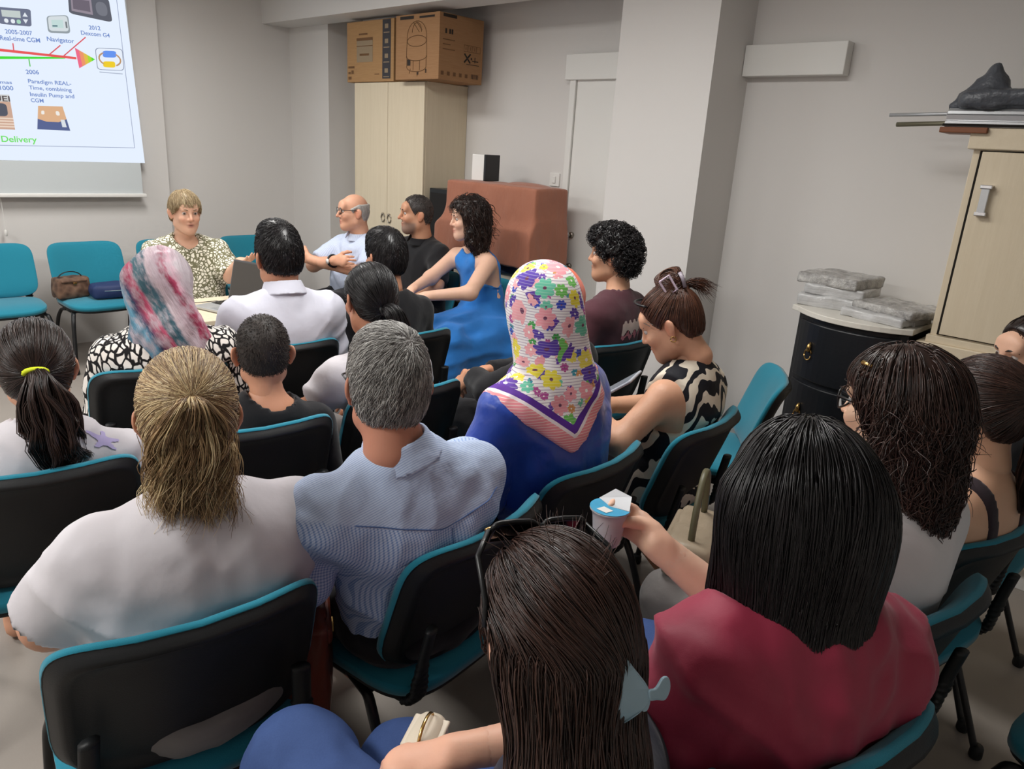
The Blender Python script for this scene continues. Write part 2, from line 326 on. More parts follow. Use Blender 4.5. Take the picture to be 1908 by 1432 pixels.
boxprint(c1, fa, [(.455, .02, .555, .42)], plain('dark_icon_strip', (58, 56, 60), .6), 'icon_strip')
boxprint(c1, fa, [(.13, .14, .335, .30)], M['paper_print'], 'oven_picture')
fb = lambda u, v: (-.2025, .30 - u, v)
boxprint(c1, fb, [(.13, .29, .335, .31), (.17, .185, .29, .20), (.13, .25, .335, .255), (.16, .33, .27, .34), (.02, .10, .10, .115), (.02, .06, .05, .075), (.06, .06, .09, .085), (.02, .02, .06, .04), (.36, .05, .42, .056)], M['ink_soft'])
boxprint(c1, fb, [(.485, .06 + k * .1, .525, .09 + k * .1) for k in range(4)] + [(.47, .03 + k * .1, .54, .036 + k * .1) for k in range(4)], M['paper_print'], 'icon')
fs = lambda u, v: (-.20 + u, -.2915, v)
boxprint(c1, fs, [(.05, .16, .12, .19), (.05, .12, .16, .13), (.05, .36, .2, .37), (.05, .25, .18, .255)], M['ink_soft'])
c2 = empty('cardboard_box', (3.71, 4.345, 2.053), 0, 'cardboard box with a vacuum cleaner drawing overhanging the cupboard side', 'box', 'boxes on the cupboard')
MB().box((-.205, -.235, 0), (.20, .235, .415)).build('carton', M['card2'], c2, bevel=.003)
fa = lambda u, v: (-.2065, .235 - u, v)
def boxline(parent, face, pts, w, m, name='line_drawing'):
    mb = MB(); mb.tube([face(*p) for p in pts], w, 4); mb.build(name, m, parent)
cx, n = .235, 14
arc = lambda a0, a1, rx, ry, cy, cxx=cx: [(cxx + rx * math.cos(a), cy + ry * math.sin(a)) for a in np.linspace(a0, a1, n)]
for pts in (arc(0, math.pi, .105, .10, .27), arc(0, 2 * math.pi, .105, .035, .245), [(.13, .27), (.125, .14)], [(.34, .27), (.345, .14)], arc(math.pi, 2 * math.pi, .11, .03, .15), arc(math.pi, 2 * math.pi, .105, .03, .08), [(.13, .15), (.13, .08)], [(.34, .15), (.34, .08)], arc(0, math.pi, .05, .06, .30), [(.2, .36), (.26, .30)], [(.23, .365), (.29, .31)], [(.17, .07), (.16, .04)], [(.25, .05), (.245, .02)], [(.33, .07), (.335, .04)], [(.2, .06), (.2, .12)], [(.27, .06), (.27, .12)]):
    boxline(c2, fa, pts, .0022, M['ink_soft'])
boxprint(c2, fa, [(.05, .385, .2, .405), (.26, .385, .42, .398), (.135, .09, .17, .13), (.24, .03, .26, .05), (.33, .04, .345, .065)], M['ink'])
fs = lambda u, v: (-.205 + u, -.2365, v)
boxprint(c2, fs, [(.03, .39, .15, .41), (.05, .29, .065, .32), (.085, .29, .10, .32), (.105, .29, .12, .32)], M['ink'])
boxprint(c2, fs, [(.03, .25, .14, .256), (.03, .22, .10, .226), (.03, .19, .14, .196)], M['ink_soft'])
for k in range(4): boxline(c2, fs, [(.225 + k * .04, .20), (.258 + k * .04, .20), (.258 + k * .04, .24), (.225 + k * .04, .24), (.225 + k * .04, .20)], .0014, M['ink_soft'], 'handling_symbol')
boxprint(c2, fs, [(.24 + k * .04, .21, .245 + k * .04, .232) for k in range(3)], M['ink_soft'], 'handling_symbol')
for a, b in (((.23, .13), (.285, .185)), ((.23, .185), (.285, .13))): boxline(c2, fs, [a, b], .006, M['ink'], 'cross_mark')
boxline(c2, fs, [(.33, .135), (.33, .17)], .003, M['ink'], 'cross_mark'); boxline(c2, fs, [(.305, .145), (.36, .145)], .003, M['ink'], 'cross_mark'); boxprint(c2, fs, [(.29, .15, .302, .165), (.25, .118, .37, .122)], M['ink'])
for k in range(5): boxprint(c2, fs, [(.02 + k * .055, .03, .045 + k * .055, .055)], M['ink_soft'], 'handling_symbol')
boxprint(c2, fs, [(.30 + k * .012, .03, .306 + k * .012, .06) for k in range(6)], M['ink'], 'barcode')
# ------------------------------------------------------------------ smooth solids (signed distance grids, surface nets)
A3 = lambda *v: np.array(v[0] if len(v) == 1 else v, float)
def lerp(a, b, t): return A3(a) * (1 - t) + A3(b) * t
def rotm(rx=0, ry=0, rz=0):
    """head style rotation: yaw about z, then pitch about x, then roll about y (degrees)"""
    rx, ry, rz = np.radians([rx, ry, rz]); cx, sx, cy, sy, cz, sz = np.cos(rx), np.sin(rx), np.cos(ry), np.sin(ry), np.cos(rz), np.sin(rz)
    return np.array([[cz, -sz, 0], [sz, cz, 0], [0, 0, 1]]) @ np.array([[1, 0, 0], [0, cx, -sx], [0, sx, cx]]) @ np.array([[cy, 0, sy], [0, 1, 0], [-sy, 0, cy]])
class SDF:
    def __init__(s): s.ops = []
    def cone(s, a, b, ra, rb, k=.03, op='u', flat=None, cuta=None, cutb=None):
        """tapered capsule; flat=(axis, factor) squashes it along that axis; cuta/cutb cut its ends flat"""
        a, b = A3(a), A3(b); m = max(ra, rb)
        def f(P):
            ba = b - a; L2 = ba @ ba; q = P - a; tt = (q @ ba) / max(L2, 1e-9); t_ = np.clip(tt, 0, 1)
            w = q - t_[..., None] * ba
            if flat is not None: ax = A3(flat[0]); w = w + (w @ ax)[..., None] * ax * (flat[1] - 1)
            d = np.sqrt((w * w).sum(-1)) - (ra + (rb - ra) * t_)
            if cutb is not None: d = np.maximum(d, (tt - cutb) * math.sqrt(L2))
            if cuta is not None: d = np.maximum(d, (cuta - tt) * math.sqrt(L2))
            return d
        s.ops.append((op, f, np.minimum(a, b) - m, np.maximum(a, b) + m, k)); return s
    def ell(s, c, r, k=.03, R=None, op='u'):
        c, r = A3(c), A3(r); R_ = np.eye(3) if R is None else R; m = r.max() if R is not None else r
        def f(P):
            q = (P - c) @ R_; k0 = np.sqrt(((q / r) ** 2).sum(-1)); k1 = np.sqrt(((q / r ** 2) ** 2).sum(-1)) + 1e-9
            return k0 * (k0 - 1) / k1
        s.ops.append((op, f, c - m, c + m, k)); return s
    def rbox(s, c, h, r, k=.02, R=None, op='u'):
        c, h = A3(c), A3(h); R_ = np.eye(3) if R is None else R; m = np.linalg.norm(h) + r if R is not None else h + r
        def f(P):
            q = np.abs((P - c) @ R_) - h; return np.sqrt((np.maximum(q, 0) ** 2).sum(-1)) + np.minimum(q.max(-1), 0) - r
        s.ops.append((op, f, c - m, c + m, k)); return s
    def half(s, p, n, k=.004, op='i'):
        """keep the side against n of the plane"""
        p, n = A3(p), A3(n); n = n / np.linalg.norm(n)
        s.ops.append((op, lambda P: (P - p) @ n, None, None, k)); return s
    def func(s, f, op='i', k=.005, lo=None, hi=None): s.ops.append((op, f, lo, hi, k)); return s
    def grid(s, res, lo=None, hi=None, pad=.02):
        us = [o for o in s.ops if o[0] == 'u']
        if lo is None: lo = np.min([o[2] for o in us], 0) - pad
        if hi is None: hi = np.max([o[3] for o in us], 0) + pad
        s.lo, s.res = A3(lo), res; n = np.maximum(np.ceil((A3(hi) - s.lo) / res).astype(int) + 1, 4)
        ax = [s.lo[i] + np.arange(n[i]) * res for i in range(3)]; D = np.full(n, .25)
        for op, f, l, h, k in s.ops:
            if l is None: i0, i1 = np.zeros(3, int), n
            else:
                i0 = np.clip(np.floor((l - k - 3 * res - s.lo) / res).astype(int), 0, n); i1 = np.clip(np.ceil((h + k + 3 * res - s.lo) / res).astype(int) + 1, 0, n)
            if (i1 <= i0).any(): continue
            sl = tuple(slice(a, b) for a, b in zip(i0, i1))
            P = np.stack(np.meshgrid(*[ax[i][sl[i]] for i in range(3)], indexing='ij'), -1); d = f(P); E_ = D[sl]
            if op == 'u': hh = np.maximum(k - np.abs(E_ - d), 0) / max(k, 1e-6); D[sl] = np.minimum(E_, d) - hh * hh * k / 4
            else:
                if op == 's': d = -d
                hh = np.maximum(k - np.abs(E_ - d), 0) / max(k, 1e-6); D[sl] = np.maximum(E_, d) + hh * hh * k / 4
        s.D = D; return s
    def sample(s, P, grad=False):
        D = s.D; q = (np.asarray(P) - s.lo) / s.res; n = np.array(D.shape); i = np.clip(np.floor(q).astype(int), 0, n - 2); f = np.clip(q - i, 0, 1)
        c = {}
        for a in (0, 1):
            for b in (0, 1):
                for e in (0, 1): c[a, b, e] = D[i[..., 0] + a, i[..., 1] + b, i[..., 2] + e]
        x, y, z = f[..., 0], f[..., 1], f[..., 2]
        L = lambda u, v, t_: u * (1 - t_) + v * t_
        d = L(L(L(c[0, 0, 0], c[1, 0, 0], x), L(c[0, 1, 0], c[1, 1, 0], x), y), L(L(c[0, 0, 1], c[1, 0, 1], x), L(c[0, 1, 1], c[1, 1, 1], x), y), z)
        if not grad: return d
        gx = L(L(c[1, 0, 0] - c[0, 0, 0], c[1, 1, 0] - c[0, 1, 0], y), L(c[1, 0, 1] - c[0, 0, 1], c[1, 1, 1] - c[0, 1, 1], y), z)
        gy = L(L(c[0, 1, 0] - c[0, 0, 0], c[1, 1, 0] - c[1, 0, 0], x), L(c[0, 1, 1] - c[0, 0, 1], c[1, 1, 1] - c[1, 0, 1], x), z)
        gz = L(L(c[0, 0, 1] - c[0, 0, 0], c[1, 0, 1] - c[1, 0, 0], x), L(c[0, 1, 1] - c[0, 1, 0], c[1, 1, 1] - c[1, 1, 0], x), y)
        g = np.stack([gx, gy, gz], -1); return d, g / (np.linalg.norm(g, axis=-1, keepdims=True) + 1e-9)
    def mesh(s):
        D = s.D; D[0] = D[-1] = .25; D[:, 0] = D[:, -1] = .25; D[:, :, 0] = D[:, :, -1] = .25
        n = D.shape; S = D < 0
        cnt = sum(S[a:n[0] - 1 + a, b:n[1] - 1 + b, c:n[2] - 1 + c].astype(np.int8) for a in (0, 1) for b in (0, 1) for c in (0, 1))
        act = np.argwhere((cnt > 0) & (cnt < 8))
        off = np.array([(a, b, c) for a in (0, 1) for b in (0, 1) for c in (0, 1)])
        val = np.stack([D[act[:, 0] + o[0], act[:, 1] + o[1], act[:, 2] + o[2]] for o in off], 1)
        acc = np.zeros((len(act), 3)); num = np.zeros(len(act))
        for i in range(8):
            for j in range(i + 1, 8):
                if np.abs(off[i] - off[j]).sum() != 1: continue
                a, b = val[:, i], val[:, j]; m = (a < 0) != (b < 0); t_ = np.where(m, a / np.where(m, a - b, 1), 0)
                acc += np.where(m[:, None], off[i] + t_[:, None] * (off[j] - off[i]), 0); num += m
        V = s.lo + (act + acc / num[:, None]) * s.res
        idx = np.full(np.array(n) - 1, -1, np.int32); idx[act[:, 0], act[:, 1], act[:, 2]] = np.arange(len(act))
        Fs = []
        for ax in range(3):
            o1, o2 = (ax + 1) % 3, (ax + 2) % 3
            sl0 = [slice(1, -1)] * 3; sl1 = [slice(1, -1)] * 3; sl0[ax] = slice(0, -1); sl1[ax] = slice(1, None)
            A, B = S[tuple(sl0)], S[tuple(sl1)]
            for flip, msk in ((0, A & ~B), (1, ~A & B)):
                e = np.argwhere(msk)
                if not len(e): continue
                base = e.copy(); base[:, o1] += 1; base[:, o2] += 1; q = []
                for d1, d2 in ((0, 0), (-1, 0), (-1, -1), (0, -1)):
                    c = base.copy(); c[:, o1] += d1; c[:, o2] += d2; q.append(idx[c[:, 0], c[:, 1], c[:, 2]])
                q = np.stack(q, 1); Fs.append(q[:, ::-1] if flip else q)
        Fs = np.concatenate(Fs); d, g = s.sample(V, True); V = V - g * np.clip(d, -s.res / 2, s.res / 2)[:, None]
        s.V, s.F, s.N = V, Fs, g; return V, Fs, g
def vnoise(P, freq, seed=0):
    """smooth value noise in [-1, 1]"""
    q = np.asarray(P) * freq + seed * 17.31; i = np.floor(q).astype(np.int64); f = q - i; f = f * f * (3 - 2 * f); r = 0
    for a in (0, 1):
        for b in (0, 1):
            for c in (0, 1):
                h = ((i[..., 0] + a) * 73856093) ^ ((i[..., 1] + b) * 19349663) ^ ((i[..., 2] + c) * 83492791) ^ (seed * 2654435761 % 1000003)
                h = ((h ^ (h >> 13)) * 1274126177) & 0xffff
                r = r + (h / 32767.5 - 1) * (f[..., 0] if a else 1 - f[..., 0]) * (f[..., 1] if b else 1 - f[..., 1]) * (f[..., 2] if c else 1 - f[..., 2])
    return r
def folds(P, stretch, freq, seed):
    """soft cloth folds, stretched along the directions with small factors"""
    n = vnoise(P * A3(stretch), freq, seed) + .5 * vnoise(P * A3(stretch), freq * 2.1, seed + 3); return 1 - 2 * np.abs(n)
# ------------------------------------------------------------------ things along the long wall
def sdf_obj(name, s, res, m, parent=None, disp=None, attrs=None, lo=None, hi=None):
    s.grid(res, lo, hi); V, Fs, N = s.mesh()
    if disp is not None: V = V + N * disp(V)[:, None]
    o = mesh_obj(name, V, Fs, m, parent, True, {k: v(V) if callable(v) else v for k, v in (attrs or {}).items()} if attrs else None); return o
# draped machine
dm = empty('draped_machine', (3.62, 3.52, 0), 0, 'machine hidden under a rust-brown cloth beside the sliding door', 'machine')
t = NT('rust_cloth'); n1 = t.noise(t.co(), 5, 4); t.bump(t.noise(t.mapped(t.co(), (1, 1, .35)), 14, 4), .5, .02)
M['rust'] = t.done(t.mix(n1, lin(170, 114, 92), lin(150, 96, 76)), .8, .15, **{'Sheen Weight': .2})
s = SDF(); s.rbox((-.01, 0, 1.17), (.14, .40, .225), .018, .02); s.rbox((-.05, .03, 1.0), (.13, .42, .09), .02, .16); s.ell((0, -.2, 1.405), (.10, .16, .03), .03)
s.half((0, 0, .925), (0, 0, -1), .003)
sdf_obj('cloth_cover', s, .014, M['rust'], dm, lambda V: .010 * folds(V, (1, 1, .25), 7, 5) * np.clip((1.36 - V[:, 2]) / .4, 0, 1) + .004 * vnoise(V, 9, 2))
MB().box((-.16, -.36, .86), (.22, .36, .925)).build('base_rail', plain('navy_metal', (40, 52, 72), .4), dm, bevel=.004)
MB().box((-.14, -.34, .0), (.22, .34, .86)).build('cabinet_base', plain('beige_panel', (196, 184, 166), .5, nscale=5, var=.03), dm, bevel=.006)
bd = empty('ring_binder', (3.69, 3.80, 1.415), math.radians(8), 'white binder with black spine standing on the rust-brown cloth', 'binder')
MB().box((-.09, -.055, 0), (.06, .05, .17)).build('cover', M['white_plastic'], bd, bevel=.004); MB().box((-.095, -.075, 0), (.06, -.056, .172)).build('spine', M['black_metal'], bd, bevel=.003)
dk = empty('black_speaker_box', (3.72, 4.14, 0), 0, 'black upright box standing between the cupboard and the draped machine', 'box')
MB().box((-.14, -.11, 0), (.2, .12, 1.33)).build('body', M['black_metal'], dk, bevel=.006); MB().box((-.146, -.09, .7), (-.14, .1, 1.3)).build('grille', plain('speaker_cloth', (28, 26, 26), .9), dk)
# dresser
dr = empty('dresser', (3.72, 1.22, 0), 0, 'black bow-front dresser with pale stone top next to the wardrobe', 'dresser')
BF = lambda y: 3.37 + .17 * min(1, abs((y - 1.10) / .32)) ** 2.2          # bowed front line
t = NT('black_gloss_drawers'); t.bump(t.noise(t.mapped(t.co(), (1, 1, 14)), 8, 3), .15, .003); M['blk'] = t.done(lin(24, 26, 30), .35, .4)
t = NT('pale_stone'); M['stone'] = t.done(t.mix(t.noise(t.co(), 5, 5), lin(228, 224, 214), lin(204, 200, 190)), .3, .4)
def bow(name, z0, z1, y0, y1, outset, m, back=3.99, parent=None, n=16, bevel=.003):
    ys = np.linspace(y0, y1, n); pts = [(BF(y) - outset, y) for y in ys] + [(back, y1), (back, y0)]; k = len(pts)
    V = [(x - 3.72, y - 1.22, z0) for x, y in pts] + [(x - 3.72, y - 1.22, z1) for x, y in pts]
    Fs = [tuple(range(k - 1, -1, -1)), tuple(range(k, 2 * k))] + [(i, (i + 1) % k, k + (i + 1) % k, k + i) for i in range(k)]
    mb = MB().add(V, [f[::-1] for f in Fs]); return mb.build(name, m, parent, bevel=bevel)
bow('body', .04, .970, .885, 1.40, 0, M['blk'], parent=dr); bow('stone_top', .975, 1.0, .868, 1.44, .028, M['stone'], parent=dr)
for z0, z1 in ((.07, .355), (.375, .66), (.68, .95)):
    dw = bow('drawer', z0, z1, .905, 1.37, .014, M['blk'], back=3.60, parent=dr, bevel=.006)
    for hy in (.99, 1.28):
        mb = MB(); x = BF(hy) - 3.72 - .014; zc = (z0 + z1) / 2 + .01; y = hy - 1.22
        mb.tube([(x - .004, y, zc + .035), (x - .012, y, zc + .02), (x - .012, y, zc), (x - .004, y, zc - .01)], [.004, .010, .012, .006], 8)
        mb.tube([(x - .012, y + .016 * math.cos(a), zc - .022 + .026 * math.sin(a)) for a in np.linspace(0, 2 * math.pi, 15)], .0035, 6); mb.build('drawer_pull', M['gold'], dw, smooth=True)
# wrapped paper stacks on the dresser
t = NT('plastic_wrapped_paper'); nn = t.noise(t.mapped(t.co(), (1, 1, 30)), 9, 4); t.bump(t.noise(t.co(), 22, 5), .5, .01)
M['wrap'] = t.done(t.mix(nn, lin(206, 206, 204), lin(150, 150, 152)), .25, .5)
t = NT('crumpled_film'); nn = t.noise(t.co(), 14, 6, .7); t.bump(nn, .8, .02); M['film'] = t.done(t.ramp(nn, [(.35, lin(120, 118, 116)), (.65, lin(196, 194, 190))]), .22, .5)
PP = [((3.70, 1.30, .9995), (.22, .15, .028), 8, 'wrap', 'lowest plastic-wrapped paper ream on the dresser'), ((3.71, 1.29, 1.0565), (.20, .145, .022), 3, 'wrap', 'middle plastic-wrapped paper ream in the dresser stack'), ((3.72, 1.31, 1.1015), (.21, .15, .024), -6, 'film', 'topmost crumpled plastic-wrapped ream in the dresser stack'),
      ((3.56, 1.03, .9995), (.20, .13, .018), -12, 'wrap', 'flat white paper pack beside the ream stack on the dresser'), ((3.60, .98, 1.0385), (.21, .14, .016), -22, 'film', 'grey film-wrapped pack lying askew next to the wardrobe'), ((3.52, .96, .9995), (.12, .05, .012), 20, 'film', 'crumpled plastic film at the dresser edge by the wardrobe')]
for i, (c, h, a, m, lb) in enumerate(PP):
    s = SDF(); s.rbox((0, 0, h[2]), (h[1] - .01, h[0] - .07 if i < 3 else h[0] - .06, h[2] - .006), .008, .01)
    o = sdf_obj('paper_pack', s, .008, M[m], None, lambda V: .005 * vnoise(V * A3(1, 1, 1.5), 22, i) + .002 * vnoise(V, 60, i)); o.location = c; o.rotation_euler = (0, 0, math.radians(a)); tag(o, lb, 'paper pack', 'paper packs on the dresser')
# wardrobe at the edge of the frame
wd = empty('wardrobe', (3.75, .38, 0), 0, 'tall pale maple wardrobe with chrome bar handle beside the black dresser', 'wardrobe')
def inW(o): o.location = (-3.75, -.38, 0); return o
inW(MB().box((3.50, -.08, .10), (4.0, .822, 1.80)).build('carcass', M['maple'], wd, bevel=.003)); inW(MB().box((3.47, -.10, 1.742), (4.0, .84, 1.822)).build('top_rail', M['maple_h'], wd, bevel=.004))
inW(MB().box((3.462, -.10, .10), (4.0, .86, .955)).build('lower_unit', M['maple_h'], wd, bevel=.004)); inW(MB().box((3.49, -.08, 0), (4.0, .82, .10)).build('plinth', M['white_paint'], wd, bevel=.003))
inW(MB().box((3.478, -.09, .955), (3.52, .83, .985)).build('door_sill', M['maple_h'], wd, bevel=.002))
inW(MB().box((3.494, .372, .99), (3.501, .796, 1.738)).build('door_gap', M['dark_gap'], wd))
dd = inW(MB().box((3.482, .38, .995), (3.4995, .785, 1.734)).build('door', M['maple'], wd, bevel=.002))
dd2 = inW(MB().box((3.482, -.06, .995), (3.4995, .372, 1.734)).build('door', M['maple'], wd, bevel=.002))
for z0, z1 in ((1.49, 1.61),): 
    mb = MB(); mb.box((3.455, .722, z0), (3.462, .752, z1)); hb = mb.build('bar_handle', M['alu'], dd, bevel=.003)
    for z in (z0 + .008, z1 - .008): MB().box((3.452, .716, z - .008), (3.483, .758, z + .008)).build('handle_mount', M['chrome'], dd, bevel=.003)
# long screen case, rods and bag lying on the wardrobe
sc = empty('screen_case', (3.52, .36, 1.823), 0, 'long grooved aluminium projector screen case lying on the wardrobe', 'case')
pr = [(-.055, 0), (.055, 0), (.055, .02), (.045, .024), (.05, .045), (.045, .06), (.03, .072), (-.03, .072), (-.045, .06), (-.05, .045), (-.045, .024), (-.055, .02)]
V = [(x, .58, z) for x, z in pr] + [(x, -.62, z) for x, z in pr]; k = len(pr)
MB().add(V, [tuple(range(k - 1, -1, -1)), tuple(range(k, 2 * k))] + [(i, (i + 1) % k, k + (i + 1) % k, k + i) for i in range(k)]).build('case_body', M['alu'], sc, bevel=.002)
MB().box((-.058, -.62, .002), (-.052, .585, .012)).build('lower_groove', M['dark_gap'], sc); MB().box((-.052, -.62, .046), (-.046, .579, .049)).build('upper_groove', plain('shadow_groove', (96, 98, 100), .5), sc)
MB().box((-.0515, .14, .026), (-.05, .24, .04)).build('maker_plate', M['white_plastic'], sc)
for k2 in range(4): MB().tube([(-.052, .225 - k2 * .02, .029), (-.052, .218 - k2 * .02, .037), (-.052, .211 - k2 * .02, .03)], .0012, 4).build('maker_script', M['ink'], sc)
for i, (a, b, r, lb) in enumerate((((3.60, 1.20, 1.872), (3.60, .25, 1.905), .011, 'upper thin metal rod sticking out behind the screen case'), ((3.62, 1.17, 1.835), (3.62, .2, 1.88), .014, 'lower olive metal rod sticking out behind the screen case'))):
    o = MB().tube([a, lerp(a, b, .3), lerp(a, b, .31), b], [r * .7, r * .7, r, r], 10).build('metal_rod', M['alu'] if i == 0 else plain('olive_metal', (120, 116, 96), .4, .4, .6), None, smooth=True); tag(o, lb, 'rod', 'rods on the wardrobe')
s = SDF(); s.rbox((3.52, .22, 1.925), (.05, .66, .012), .02, .03); s.cone((3.53, .925, 1.90), (3.53, .815, 2.035), .022, .014, .02); s.cone((3.53, .815, 2.035), (3.53, .765, 1.92), .014, .03, .03); s.cone((3.53, .87, 1.92), (3.53, .81, 1.985), .045, .034, .03); s.half((0, 0, 1.897), (0, 0, -1), .002)
t = NT('grey_nylon'); nn = t.noise(t.co(), 9, 4); t.bump(nn, .9, .03); M['nylon'] = t.done(t.mix(nn, lin(92, 96, 102), lin(62, 64, 70)), .4, .4)
tag(sdf_obj('tripod_bag', s, .009, M['nylon'], None, lambda V: .010 * folds(V, (1, .5, 1), 13, 4)), 'dark grey nylon bag with a peaked end on the screen case', 'bag')
o = MB().box((3.45, .78, 1.80), (3.60, .95, 1.8215)).build('wood_offcut', plain('red_brown_wood', (120, 72, 44), .5), None, bevel=.003); tag(o, 'small brown wood strip under the end of the screen case', 'wood strip')
# grey wrapped panel on the floor by the wall
s = SDF(); s.rbox((3.78, 1.78, .10), (.16, .22, .09), .012, .02)
tag(sdf_obj('grey_crate', s, .016, plain('grey_wrapped_plastic', (128, 134, 136), .3, .4, nscale=8, var=.12, bump=.5, bdist=.02), None, lambda V: .008 * vnoise(V, 14, 4)), 'low grey plastic crate on the floor behind the empty teal chair', 'crate')
# ------------------------------------------------------------------ speaker's table, laptop, mouse
tb = empty('speaker_table', (1.88, 3.84, 0), 0, 'small maple-topped table in front of the person talking', 'table')
MB().box((-.36, -.29, .70), (.36, .25, .725)).build('table_top', M['maple_h'], tb, bevel=.003)
for sx in (-.31, .31):
    for sy in (-.25, .21): MB().tube([(sx, sy, 0), (sx, sy, .70)], .02, 10).build('leg', M['black_metal'], tb, smooth=True)
MB().box((-.31, -.252, .60), (.31, -.235, .70)).build('apron', plain('brown_apron', (110, 72, 52), .5), tb)
lp = empty('laptop', (1.79, 3.73, .725), math.radians(-76), 'open grey laptop on the speaker table', 'laptop')
MB().box((-.165, -.115, .004), (.165, .115, .018)).build('base', M['alu'], lp, bevel=.003)
for r_ in range(4):
    for c_ in range(11): MB().box((-.15 + c_ * .0275, -.01 + r_ * .025, .018), (-.128 + c_ * .0275, .010 + r_ * .025, .0205)).build('key', M['black_metal'], lp)
MB().box((-.05, -.10, .018), (.05, -.03, .0188)).build('touchpad', plain('touchpad_grey', (140, 142, 145), .3), lp)
LM = Matrix.Translation((0, .112, .018)) @ Matrix.Rotation(math.radians(-14), 4, 'X')
MB().box((-.165, 0, 0), (.165, .008, .225), LM).build('lid', plain('laptop_grey', (96, 96, 98), .4, .4, .5), lp, bevel=.003)
MB().box((-.155, -.002, .012), (.155, -.0005, .215), LM).build('display', plain('dark_display', (70, 66, 62), .3), lp)
s = SDF(); s.ell((0, 0, .012), (.032, .055, .024), .01); s.half((0, 0, 0), (0, 0, -1), .002); ms = sdf_obj('computer_mouse', s, .004, M['black_metal']); ms.location = (1.60, 3.92, .7255); ms.rotation_euler = (0, 0, -.9)
tag(ms, 'black computer mouse on the table beside the laptop', 'mouse'); cb_ = MB().tube([(0, .05, .012), (.03, .12, .004), (.1, .2, .003), (.2, .22, .003)], .002, 6).build('cable', M['black_metal'], ms)
# ------------------------------------------------------------------ the teal upholstered chairs
def plate(w, h, n, front, back, bend, nr=10, nt=56):
    """rounded-rectangle plate: front(r) and back(r) give the depth profile from centre to rim, bend(x, z) the depth offset; returns V, F (x, depth, z)"""
    V = []; Fs = []
    th = np.linspace(0, 2 * math.pi, nt, endpoint=False); c, s_ = np.cos(th), np.sin(th)
    sx, sz = np.sign(c) * np.abs(c) ** (2 / n) * w, np.sign(s_) * np.abs(s_) ** (2 / n) * h
    rs = np.concatenate([np.linspace(.0, .84, nr - 5)[1:], [.9, .94, .97, .99, 1.0]])
    for prof, flip in ((front, 0), (back, 1)):
        o = len(V); V.append((0, prof(0) + bend(0, 0), 0))
        for r in rs: V += [(r * x, prof(r) + bend(r * x, r * z), r * z) for x, z in zip(sx, sz)]
        m = len(rs)
        f = [(o, o + 1 + j, o + 1 + (j + 1) % nt) for j in range(nt)] + [(o + 1 + i * nt + j, o + 1 + (i + 1) * nt + j, o + 1 + (i + 1) * nt + (j + 1) % nt, o + 1 + i * nt + (j + 1) % nt) for i in range(m - 1) for j in range(nt)]
        Fs += [q[::-1] for q in f] if flip else f
        last = o + 1 + (m - 1) * nt
        if flip == 0: l0 = last
    Fs += [(l0 + j, last + j, last + (j + 1) % nt, l0 + (j + 1) % nt) for j in range(nt)]
    return V, Fs
